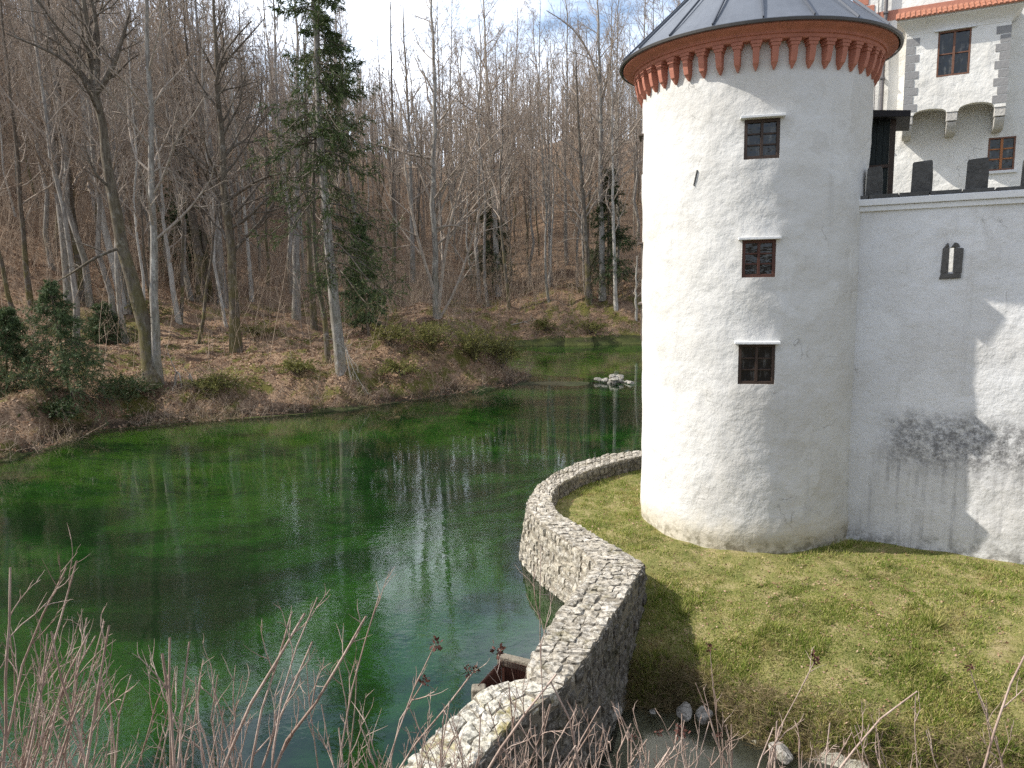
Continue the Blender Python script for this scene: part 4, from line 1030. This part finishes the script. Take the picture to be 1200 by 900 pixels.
# the tall spruce on the bank
rg = np.random.default_rng(7)
b, path = px_path((400, 436), [(398, 410), (387, 317), (376, 150), (371, 33)], 29, 16, rg, .1)
def dens(t_, a): return (.55 if t_ < .42 else .95)*(1.0 if a[0] > -.4 else (.5 if t_ > .35 else .15))
tr, cr_, lf = spruce_geo(rg, path, 14/2/FPX*b[1], 250, .2, 4.9, 20, 17, .24, .042, .55, dens)
mk_tree('spruce_tree', b, tr, cr_, M['bark_grey'], M['bark_brown'], 'tall dark green spruce with a pale bare lower trunk at the water edge', None, lf, M['needle'])
CON = [((578, 342), 12.5, 2.6, 'needle_dark', 'dark young spruce at the foot of the tall whitish tree across the bay'),
       ((712, 345), 13.5, 2.7, 'needle_dark', 'dark spruce behind the white birch, close to the tower'),
       ((222, 330), 13, 2.6, 'needle_dark', 'dark conifer half hidden behind the trunks on the left terrace'),
       ((432, 392), 8.2, 1.5, 'young_needle', 'young spruce with thin green foliage right of the tall spruce trunk'),
       ((84, 470), 6.3, 2.3, 'young_needle', 'blue green young spruce hanging over the water at the left'),
       ((8, 462), 4.6, 1.9, 'young_needle', 'smaller dark spruce at the left edge of the photo'),
       ((128, 400), 3.0, 1.7, 'young_needle', 'low yellowish spruce on the bank left of the leaning tree')]
for ci, (base, H, bl, nm, label) in enumerate(CON):
    rg = np.random.default_rng(300+ci); b = ground_hit(*base); n = 10
    path = np.stack([np.linspace(0, rg.normal(0, .4), n), np.linspace(0, rg.normal(0, .3), n), np.linspace(-.2, H, n)], 1)
    tr, cr_, lf = spruce_geo(rg, path, .02*H*.6, 150 if H < 8 else (70 if H < 9 else 120), .06 if H < 8 else .15, bl*1.6, 16, 13, .17 if H < 8 else .28, .03 if H < 8 else .05, .45)
    mk_tree('young_spruce', b, tr, cr_, M['bark_brown'], M['bark_brown'], label, None, lf, M[nm])

# woodland behind: individual trees from a few kinds
rgw = np.random.default_rng(77)
protos = []
KIND = [('bark_grey', 'twig', 23, .16, 20, 'slender grey bare tree among many on the wooded slope'), ('bark_brown', 'twig', 21, .14, 18, 'thin dark bare tree among many on the wooded slope'),
        ('bark_grey', 'twig_red', 25, .20, 24, 'stouter grey bare tree among many on the wooded slope'), ('bark_pale', 'twig', 20, .10, 14, 'pale slim birch like tree among many on the wooded slope'),
        ('bark_brown', 'twig_red', 17, .11, 16, 'low dark bare tree among many on the wooded slope'), ('bark_grey', 'twig', 26, .19, 22, 'tall grey bare tree among many on the wooded slope')]
for k, (bk, tw_, H, r0, nl, label) in enumerate(KIND):
    rg = np.random.default_rng(500+k); n = 10
    path = np.stack([np.cumsum(rg.normal(0, .16, n)), np.cumsum(rg.normal(0, .16, n)), np.linspace(-.4, H, n)], 1); path[1:, :2] += np.cumsum(rg.normal(0, .12, (n-1, 2)), 0)*(1.6 if k in (2, 4) else .8)
    tr, cr_ = tree_geo(rg, path, r0, .03, nl+6, (.22 if k in (2, 4) else .34, .99), .8, .27, .18, .5, 6, 6, 3, .16, 6, (), .009)
    protos.append((tr, cr_, bk, tw_, label))
pts = []
tries = 0
while len(pts) < 235 and tries < 60000:
    tries += 1
    az_ = rad(rgw.uniform(-47, 15)); r_ = 54+rgw.beta(1.2, 1.5)*88; x, y = r_*math.sin(az_), r_*math.cos(az_)
    xa, ya = np.array([x]), np.array([y])
    if inside(POND, xa, ya)[0] or inside(LAWN, xa, ya)[0]: continue
    d = dist_line(FARSHORE, xa, ya)[0]
    if d < (20 if az_ < rad(-3) else 5): continue
    if az_ < rad(-36) and r_ < 95: continue
    if rad(-11) < az_ < rad(-6) and rgw.uniform() < .45: continue
    if any((x-p_[0])**2+(y-p_[1])**2 < 2.3**2 for p_ in pts): continue
    pts.append((x, y))
first = {}
for x, y in pts:
    k = int(rgw.choice(6, p=[.22, .22, .14, .14, .12, .16]))
    tr, cr_, bk, tw_, label = protos[k]
    if k not in first:
        e = mk_tree('woodland_tree', (x, y, ground(x, y)), tr, cr_, M[bk], M[tw_], label, 'bare trees on the wooded slope'); first[k] = e
    else:
        e = copy_tree(first[k]); e.location = (x, y, ground(x, y))
    s_ = rgw.uniform(.85, 1.32); e.rotation_euler = (rgw.normal(0, .035), rgw.normal(0, .035), rgw.uniform(0, 6.28)); e.scale = (s_, s_, s_*rgw.uniform(.95, 1.15))
# the far wood on the hill as one mass
parts_t = []; parts_c = []
lowp = []
for k in range(4):
    rg = np.random.default_rng(900+k); H = 19; path = np.stack([np.cumsum(rg.normal(0, .2, 6)), np.cumsum(rg.normal(0, .2, 6)), np.linspace(-.5, H, 6)], 1)
    tr, cr_ = tree_geo(rg, path, .16, .03, 13, (.22, .99), .75, .25, .2, .5, 5, 4, 0, .14, 4, (), .02); lowp.append(join([tr, cr_]))
NF = 1150
for k in range(NF):
    az_ = rad(rgw.uniform(-50, 18)); r_ = math.sqrt(rgw.uniform(105**2, 262**2)); x, y = r_*math.sin(az_), r_*math.cos(az_)
    v, f = lowp[k % 4]; a = rgw.uniform(0, 6.28); s_ = rgw.uniform(.7, 1.15); Rz = np.array([[math.cos(a), -math.sin(a), 0], [math.sin(a), math.cos(a), 0], [0, 0, 1]])
    parts_c.append((v @ Rz.T*s_+np.array([x, y, ground(x, y)]), f))
v, f = join(parts_c); o = link('distant_wood', mk_mesh('distant_wood', v, [f], True), M['twig']); tag(o, 'mass of bare grey brown trees covering the far hillside', 'forest', None, 'stuff')

# undergrowth: thin saplings and brush on the slopes
def scatter(rg, n, az0, az1, r0, r1, dmin, dmax, pw=1.0):
    az_ = np.radians(rg.uniform(az0, az1, n)); r_ = r0+(r1-r0)*rg.uniform(0, 1, n)**pw; x = r_*np.sin(az_); y = r_*np.cos(az_)
    h, zn = terrain(x, y); d = dist_line(FARSHORE, x, y); ok = (zn == 0) & (d > dmin) & (d < dmax)
    return np.stack([x, y, h], 1)[ok]
def brush(rg, B, hmin, hmax, r, lean, per, K=4, wig=.12, sides=3, fine=0):
    n = len(B); d = rg.normal(0, lean, (n, 3)); d[:, 2] = 1; d /= np.linalg.norm(d, axis=1, keepdims=True); l = rg.uniform(hmin, hmax, n)
    P = np.empty((n, K, 3)); P[:, 0] = B-(0, 0, .1)
    for k in range(1, K):
        d = d+rg.normal(0, wig, (n, 3)); d /= np.linalg.norm(d, axis=1, keepdims=True); P[:, k] = P[:, k-1]+d*(l/(K-1))[:, None]
    R = r*rg.uniform(.6, 1.5, n)[:, None]*np.linspace(1, .35, K)[None]
    parts = [tubes(P, R, sides)]; tp, tr_ = grow(rg, P, R, per, .2, 1, .7, .4, .6, 3, .08, wig*1.3, r*.35); parts.append(tubes(tp, tr_, 3))
    if fine: fp, fr = grow(rg, tp, tr_, fine, .2, 1, .7, .5, .7, 2, .05, .1, r*.3); parts.append(tubes(fp, fr, 3))
    return join(parts)
rg = np.random.default_rng(41)
B = scatter(rg, 16000, -46, 14, 48, 170, 4, 400, .9); rB = np.hypot(B[:, 0], B[:, 1]); aB = np.arctan2(B[:, 0], B[:, 1]); B = B[(rB > 74) | (aB > -.03) | (rg.uniform(size=len(B)) < .10)]; v, f = brush(rg, B, 1.2, 7.0, .021, .16, 7, fine=3)
o = link('undergrowth', mk_mesh('undergrowth', v, [f], True), M['twig_red']); tag(o, 'thin bare saplings and brush covering the slopes below the trees', 'undergrowth', None, 'stuff')
B = scatter(rg, 34000, -46, 14, 26, 84, -.2, 5.5); B = B[fbm(B[:, 0], B[:, 1], .35, 3, 97) > -.12]; v, f = brush(rg, B, .4, 1.7, .009, .8, 5, wig=.35, fine=2)
o = link('bank_brush', mk_mesh('bank_brush', v, [f], True), M['twig_red']); tag(o, 'tangled dry brush hanging along the pond banks', 'brush', None, 'stuff')
B = scatter(rg, 150000, -46, 14, 26, 95, .2, 60, .8); n = len(B)
D = rg.normal(0, 1, (n, 3)); D[:, 2] *= .35; v, f = leaf_cards(rg, B+np.array([0, 0, .02]), D, .17, .11, 0, .3)
o = link('leaf_litter', mk_mesh('leaf_litter', v, [f], False), M['litter']); tag(o, 'brown dead leaves lying over the forest floor', 'fallen leaves', None, 'stuff')
B = scatter(rg, 40000, -46, 14, 26, 82, -.15, 3.5); keep_ = fbm(B[:, 0], B[:, 1], .5, 3, 88) > -.02; B = B[keep_]; n = len(B)
B = np.repeat(B, 6, 0)+rg.normal(0, .10, (n*6, 3))*np.array([1, 1, 0]); D = rg.normal(0, .5, (n*6, 3)); D[:, 2] = .55; v, f = leaf_cards(rg, B, D, .38, .022, 0, .3)
o = link('bank_dry_grass', mk_mesh('bank_dry_grass', v, [f], False), M['drygrass']); tag(o, 'pale dry grass tufts along the waterline of the far bank', 'dry grass', None, 'stuff')

# dead branches on the bank
for k, (base, pts_, r, lab) in enumerate([
    ((205, 452), [(203, 440), (208, 425), (214, 445), (212, 478), (206, 500)], .05, 'pale dead branch drooping down the bank right of the leaning tree'),
    ((222, 446), [(220, 430), (224, 440), (232, 468), (228, 492)], .04, 'second thinner dead branch hanging over the bank under the yellow mossy tree'),
    ((412, 446), [(406, 420), (404, 395), (408, 420), (418, 446), (432, 462)], .045, 'forked pale dead branch leaning beside the foot of the tall spruce'),
    ((600, 380), [(585, 384), (610, 378), (640, 372)], .06, 'pale fallen branch lying on the far slope above the bay')]):
    rg = np.random.default_rng(800+k); b = ground_hit(*base); Pb = smooth_path([b-(0, 0, .1)]+[at_depth(x, y, b[1]-.15*i) for i, (x, y) in enumerate(pts_)], 9)-b
    Rb = r*np.linspace(1, .3, 9); bp, br = grow(rg, Pb[None], Rb[None], 7, .2, .98, .7, .4, .6, 5, -.05, .2, .012); tp, tr_ = grow(rg, bp, br, 4, .2, 1, .7, .5, .7, 4, -.03, .2, .009)
    v, f = join([tubes(Pb[None], Rb[None], 6), tubes(bp, br, 4), tubes(tp, tr_, 3)]); o = link('dead_branch', mk_mesh('dead_branch', v, [f], True), M['bark_pale']); o.location = b; tag(o, lab, 'branch')

# evergreen bushes on the banks
def bush(base, H, Wd, ns, mat, label, seed, ln=.14, wd_=.06):
    rg = np.random.default_rng(seed); b = ground_hit(*base); a = rg.uniform(0, 6.28, ns); e_ = rg.uniform(.2, 1.2, ns)
    d = np.stack([np.cos(a)*np.cos(e_)*Wd, np.sin(a)*np.cos(e_)*Wd, np.sin(e_)*H], 1)*rg.uniform(.6, 1.1, ns)[:, None]
    K = 6; s_ = np.linspace(0, 1, K)[None, :, None]; P = np.zeros((ns, K, 3)); P += d[:, None]*s_; P[:, :, 2] += (H*.25*np.sin(s_*math.pi))[:, :, 0]; P[:, :, :2] += rg.normal(0, .05, (ns, K, 2))
    R = np.full((ns, K), .022)*np.linspace(1, .3, K)
    sp, sr = grow(rg, P, R, 8, .2, 1, .8, .45, .6, 4, .1, .15, .007); cp, _ = grow(rg, sp, sr, 12, .1, 1, .5, .2, 1, 2, 0, 0, .004)
    D = cp[:, 1]-cp[:, 0]; D /= np.linalg.norm(D, axis=1, keepdims=True); lv = leaf_cards(rg, cp[:, 0], D, ln, wd_, 0, .6)
    e = empty('evergreen_bush', b); tag(e, label, 'bush')
    st = join([tubes(P, R, 4), tubes(sp, sr, 3)]); link('stems', mk_mesh('stems', st[0], [st[1]], True), M['bark_brown'], e)
    link('leaves', mk_mesh('leaves', lv[0], [lv[1]], False), M[mat], e)
bush((588, 432), 2.6, 2.0, 42, 'bushleaf', 'yellow green bush on the very tip of the headland', 1)
bush((556, 424), 2.4, 1.9, 38, 'bushleaf', 'olive bush on the headland left of its tip', 2)
bush((505, 412), 2.0, 2.2, 34, 'bushleaf', 'spreading olive bush below the many stemmed headland tree', 3)
bush((455, 404), 1.3, 1.8, 26, 'bushleaf', 'low mossy green bush right of the spruce trunk', 4)
bush((445, 345), 1.5, 2.2, 26, 'needle_dark', 'low dark bush on the terrace behind the spruce', 5)
bush((168, 372), 1.5, 2.0, 28, 'bushleaf', 'low green bush behind the leaning mossy tree', 6)
bush((150, 470), 1.5, 2.0, 30, 'needle_dark', 'dark bush in the bank hollow below the leaning tree', 7)
bush((350, 440), 1.0, 1.7, 24, 'bushleaf', 'low olive bush on the bank under the long crooked limb', 8)

bush((300, 392), .6, 2.2, 26, 'bushleaf', 'low moss green mat of leaves around the foot of the mossy tree', 9, .09, .05)
bush((250, 458), .9, 1.8, 26, 'bushleaf', 'small dull green bush low on the bank midway to the leaning tree', 10)
bush((470, 440), 1.0, 2.0, 26, 'bushleaf', 'low olive bush just above the water below the headland', 11)
bush((60, 492), .9, 1.9, 28, 'needle_dark', 'dark bush at the waterline under the blue green spruce', 12)
bush((690, 392), 1.6, 2.6, 26, 'bushleaf', 'olive brush at the far waterline of the bay', 13)
bush((640, 388), 1.3, 2.6, 26, 'bushleaf', 'low brownish green brush at the left of the far bay shore', 14)

# ------------------------------------------------------------------ lawn grass
rg = np.random.default_rng(12)
x = np.concatenate([rg.uniform(-.5, 15, 420000), rg.uniform(0, 8, 120000)]); y = np.concatenate([rg.uniform(9, 24.5, 420000), rg.uniform(10, 15, 120000)])
wcl = np.vstack([WI[1:], WI[16:17]])
ok = inside(np.vstack([WI[1:17], POOLEDGE, [(40, 6), (60, 30), (14, 27), (6, 25)]]), x, y) & (np.hypot(x-TC[0], y-TC[1]) > TR+.07)
q = (np.stack([x, y], 1)-W0); ok &= ~((q @ wd > -.5) & (q @ wy > -.10)); ok &= dist_line(POOLEDGE, x, y) > .10
ok &= (x < y*.80+.6)
x, y = x[ok], y[ok]; h, _ = terrain(x, y); n = len(x)
hg = (.026+.045*rg.uniform(0, 1, n)**2)*(1+.9*np.clip(fbm(x, y, 1.3, 3, 66)*2, -.5, 1)); dp = dist_line(POOLEDGE, x, y); hg *= 1+1.6*np.exp(-dp/.5); tuft = fbm(x, y, 3.2, 2, 91); hg *= 1+1.3*np.clip((tuft-.22)*6, 0, 1)
B = np.stack([x, y, h-.005], 1); d = rg.normal(0, .55, (n, 3)); d[:, 2] = 1; d /= np.linalg.norm(d, axis=1, keepdims=True); a = rg.uniform(0, 6.28, n)
sd = np.stack([np.cos(a), np.sin(a), 0*a], 1)*.009; V = np.stack([B-sd, B+sd, B+d*hg[:, None]], 1).reshape(-1, 3)
gr = link('lawn_grass', mk_mesh('lawn_grass', V, [np.arange(n*3).reshape(-1, 3)], False), M['grass']); tag(gr, 'short patchy yellow green grass around the foot of the tower', 'grass', None, 'stuff')

sel = rg.choice(n, 2600, replace=False); D = rg.normal(0, 1, (2600, 3)); D[:, 2] = np.abs(D[:, 2])*.4
v, f = leaf_cards(rg, B[sel]+np.array([0, 0, .025]), D, .06, .035, 0, .3); o = link('lawn_leaves', mk_mesh('lawn_leaves', v, [f], False), M['litter']); tag(o, 'scattered dry leaves lying on the lawn', 'fallen leaves', None, 'stuff')
ue = rg.uniform(0, 1, 2600); pe = np.array([[np.interp(t_, np.linspace(0, 1, len(POOLEDGE)), POOLEDGE[:, k]) for k in (0, 1)] for t_ in ue])+rg.normal(0, .22, (2600, 2))+np.array([0, .3])
he, ze = terrain(pe[:, 0], pe[:, 1]); pe = np.column_stack([pe, he])[ze == 1]; m_ = len(pe); D = rg.normal(0, .6, (m_*5, 3)); D[:, 2] = .5
v, f = leaf_cards(rg, np.repeat(pe, 5, 0)+rg.normal(0, .05, (m_*5, 3))*np.array([1, 1, 0]), D, .26, .009, .25, .3); o = link('stream_edge_grass', mk_mesh('stream_edge_grass', v, [f], False), M['drygrass']); tag(o, 'long dry grass hanging over the stream edge of the lawn', 'dry grass', None, 'stuff')

# ------------------------------------------------------------------ rocks
def rock(name, loc, size, mat, label, cat, seed, group=None):
    import bmesh
    bm = bmesh.new(); bmesh.ops.create_icosphere(bm, subdivisions=3, radius=1); rg = np.random.default_rng(seed); off = rg.uniform(-50, 50, 3)
    from mathutils import noise as mn
    pl = [Vector(rg.normal(size=3)).normalized() for _ in range(7)]
    for v_ in bm.verts:
        p_ = v_.co.copy()
        for q_ in pl:
            dd = p_.dot(q_)-.68
            if dd > 0: p_ -= q_*dd*.9
        p_ *= 1+.18*mn.noise(p_*1.7+Vector(off))+.06*mn.noise(p_*5+Vector(off))
        v_.co = Vector((p_.x*size[0], p_.y*size[1], p_.z*size[2]))
    me = bpy.data.meshes.new(name); bm.to_mesh(me); bm.free()
    o = link(name, me, mat); o.location = loc; o.rotation_euler = (0, 0, rg.uniform(0, 6.28))
    if label: tag(o, label, cat, group)
    return o
for i, (px, py, z, sx, sy, sz, lab) in enumerate([
    (712, 833, -1.42, .42, .26, .22, 'pale rock at the dark outlet where the stone wall meets the stream'),
    (803, 834, -1.45, .24, .17, .13, 'blocky pale rock on the stream edge right of the grass overhang'),
    (826, 838, -1.42, .22, .15, .15, 'flat pale rock beside the blocky one on the stream edge'),
    (915, 882, -1.50, .26, .16, .13, 'low pale rock farther right along the stream edge'),
    (735, 757, -.32, .16, .11, .05, 'flat grey stone sunk in the shaded grass by the wall'),
    (765, 753, -.25, .10, .16, .06, 'small grey stone right of the flat one in the shaded grass')]):
    p_ = at(px, py, z); 
    if i > 3: p_[2] = ground(p_[0], p_[1])
    rock('rock', p_, (sx, sy, sz), M['rock'], lab, 'rock', i+20)
rp = at(722, 448, WZ); rg = np.random.default_rng(3)
isl = empty('rock_pile', (rp[0], rp[1], WZ)); tag(isl, 'small pile of pale stones rising out of the pond near the tower', 'rock pile')
for k in range(26):
    o = rock('stone', (rg.normal(0, .42), rg.normal(0, .36), .02+.20*abs(rg.normal())*.8), (rg.uniform(.15, .34), rg.uniform(.14, .26), rg.uniform(.10, .2)), M['rock'], None, None, k+60); o.parent = isl
# snowdrops by the wall
fp = at(708, 783, -.45); fl = empty('white_flower_clump', (fp[0], fp[1], ground(fp[0], fp[1]))); tag(fl, 'small clump of white flowers in the shaded grass beside the wall', 'flowers')
rg = np.random.default_rng(8); n = 16; B = rg.normal(0, .05, (n, 3)); B[:, 2] = 0; T_ = B+np.stack([rg.normal(0, .04, n), rg.normal(0, .04, n), rg.uniform(.10, .17, n)], 1)
v, f = tubes(np.stack([B, (B+T_)/2, T_], 1), np.full((n, 3), .004), 3); link('flower_stems', mk_mesh('flower_stems', v, [f], True), M['bushleaf'], fl)
v, f = leaf_cards(rg, np.repeat(T_, 5, 0), rg.normal(0, 1, (n*5, 3)), .035, .022, .2, .5); link('white_petals', mk_mesh('white_petals', v, [f], False), M['coping'], fl)

# ------------------------------------------------------------------ foreground shrubs on the near bank
def shrub(name, label, stems, seed, shoots=3, tw=2, mat='stemtan', heads=()):
    """stems: (list of px points from low to high, distance, radius)"""
    rg = np.random.default_rng(seed); parts = []; roots = []
    Ps = []; Rs = []
    for pxs, Y, r in stems:
        q = [at_depth(x, y, Y) for x, y in pxs]
        dn = q[0]-q[1]; dn /= np.linalg.norm(dn); low = q[0].copy(); gx, gy = low[0]+dn[0]*.4, low[1]-.35
        root = np.array([gx, gy, ground(gx, gy)-.05]); mid = (root+low)/2+np.array([0, -.05, .05])
        Ps.append(smooth_path([root, mid]+q, 12)); Rs.append(r*1.3*np.linspace(1.35, .45, 12)); roots.append(root)
    P = np.array(Ps); P[:, 1:-1] += rg.normal(0, .007, P[:, 1:-1].shape); R = np.array(Rs)
    o0 = np.mean(roots, 0); o0[2] = ground(o0[0], o0[1])
    parts.append(tubes(P-o0, R, 6))
    sp, sr = grow(rg, P, R, shoots, .45, .97, .55, .20, .62, 6, .18, .16, .0026); parts.append(tubes(sp-o0, sr, 5))
    if tw:
        tp, tr_ = grow(rg, sp, sr, tw, .2, .95, .6, .55, .7, 4, .12, .18, .0018); parts.append(tubes(tp-o0, tr_, 4))
    e = empty(name, o0); tag(e, label, 'shrub')
    v, f = join(parts); link('stems', mk_mesh('stems', v, [f], True), M[mat], e)
    for hx, hy_, Y, s_ in heads:
        c = at_depth(hx, hy_, Y)-o0; n = 26; C0 = rg.normal(0, s_*.35, (n, 3)); D = C0/np.maximum(np.linalg.norm(C0, axis=1, keepdims=True), 1e-6)
        v, f = leaf_cards(rg, C0, D, s_*.9, s_*.6, 0, .5); hd_ = link('seed_head', mk_mesh('seed_head', v, [f], False), M['seed'], e); hd_.location = c
    return e
rr = random.Random(9)
def rnd_stems(n, x0, x1, yt0, yt1, dx0, dx1, Y0, Y1, r0, r1):
    out = []
    for _ in range(n):
        a = rr.uniform(x0, x1); yt = rr.uniform(yt0, yt1); dx = rr.uniform(dx0, dx1); Y = rr.uniform(Y0, Y1); bow = rr.uniform(-14, 14)
        out.append(([(a, 960), (a+dx*.3+bow, 960+(yt-960)*.33), (a+dx*.62+bow, 960+(yt-960)*.66), (a+dx, yt)], Y, rr.uniform(r0, r1)))
    return out
sA = rnd_stems(32, -90, 110, 715, 875, -20, 75, 2.4, 3.6, .0035, .0065)
sA += [([(-10, 960), (14, 860), (22, 780), (40, 720), (78, 665)], 2.8, .0055), ([(20, 960), (40, 850), (66, 740), (90, 657)], 2.9, .0055), ([(5, 960), (8, 830), (2, 740), (12, 665)], 2.6, .006), ([(120, 960), (100, 880), (75, 810), (52, 765), (60, 740)], 2.6, .0055), ([(30, 900), (70, 830), (95, 770), (112, 745)], 2.8, .005)]
shrub('bare_shrub', 'dense thicket of thin bare reddish stems in the lower left corner', sA, 21, 6, 3)
sB = [([(203, 960), (205, 900), (206, 830), (199, 800), (193, 772), (190, 766)], 2.5, .0075), ([(206, 905), (207, 835), (210, 800), (199, 790), (199, 747)], 2.5, .006), ([(207, 870), (208, 822), (217, 785), (222, 752)], 2.5, .0055),
      ([(235, 960), (262, 870), (285, 832), (303, 805), (325, 778), (340, 750), (357, 719)], 2.7, .008), ([(300, 830), (330, 772), (341, 742), (342, 717)], 2.7, .006), ([(338, 755), (352, 742), (366, 730), (372, 700)], 2.7, .0045),
      ([(285, 960), (308, 885), (320, 850), (345, 805), (360, 775), (366, 752)], 2.8, .0065), ([(296, 960), (330, 860), (372, 824), (400, 790), (418, 755), (429, 722)], 2.9, .0075), ([(420, 750), (436, 736), (444, 716), (445, 696)], 2.9, .0045)]
shrub('bare_shrub', 'forked bare shrub with thick blunt pale stems low in the middle left', sB+rnd_stems(26, 110, 440, 770, 880, -40, 60, 2.5, 3.4, .003, .0055), 22, 4, 3)
sC = [([(530, 960), (585, 880), (620, 850), (646, 806), (652, 790)], 2.7, .0065), ([(690, 960), (690, 900), (672, 850), (650, 812), (646, 800)], 2.7, .006), ([(605, 960), (604, 880), (596, 830), (596, 800)], 2.8, .0045),
      ([(440, 960), (470, 880), (510, 850), (545, 795), (556, 786)], 2.6, .0045), ([(455, 840), (480, 800), (500, 770), (510, 755)], 2.6, .0035), ([(455, 860), (470, 820), (485, 805), (497, 798)], 2.6, .0035), ([(640, 960), (640, 840), (634, 780), (632, 700), (634, 640)], 3.0, .0028)]
shrub('bare_shrub', 'tangled bare shrub with small dark red seed heads before the stone wall', sC+rnd_stems(46, 450, 760, 820, 900, -40, 60, 2.4, 3.4, .0025, .005), 23, 4, 3, 'stemtan',
      [(511, 755, 2.6, .022), (583, 763, 2.7, .026), (497, 797, 2.6, .017), (548, 786, 2.6, .018), (557, 785, 2.6, .014)])
sD = [([(820, 960), (812, 900), (805, 870), (800, 858)], 2.6, .0028), ([(770, 960), (762, 900), (756, 870)], 2.6, .0028), ([(735, 960), (742, 900), (740, 864)], 2.6, .0028), ([(875, 960), (850, 890), (820, 840), (815, 800)], 2.9, .0035),
      ([(880, 960), (900, 870), (935, 810), (955, 774)], 3.0, .0028), ([(940, 960), (985, 890), (1020, 860), (1060, 820), (1075, 810)], 2.8, .0055), ([(850, 960), (842, 850), (838, 800), (832, 760)], 3.0, .0025)]
shrub('bare_shrub', 'loose bare shrub with brown seed heads in front of the stream', sD+rnd_stems(24, 720, 1010, 835, 900, -40, 50, 2.4, 3.4, .0022, .0045), 24, 3, 3, 'stemtan',
      [(798, 857, 2.6, .020), (772, 858, 2.6, .012), (742, 864, 2.6, .012), (843, 862, 2.7, .012), (955, 773, 3.0, .02), (832, 759, 3.0, .017)])
sE = [([(1140, 960), (1150, 880), (1172, 830), (1190, 790), (1210, 750)], 2.6, .0055), ([(1190, 960), (1172, 870), (1150, 820), (1136, 783)], 2.8, .0035), ([(1080, 960), (1076, 890), (1072, 850), (1073, 815)], 2.9, .0030)]
shrub('bare_shrub', 'thin bare twigs against the lawn in the lower right corner', sE+rnd_stems(9, 1010, 1230, 830, 905, -40, 50, 2.4, 3.4, .0022, .0045), 25, 3, 2, 'stemtan', [(1136, 782, 2.8, .014)])
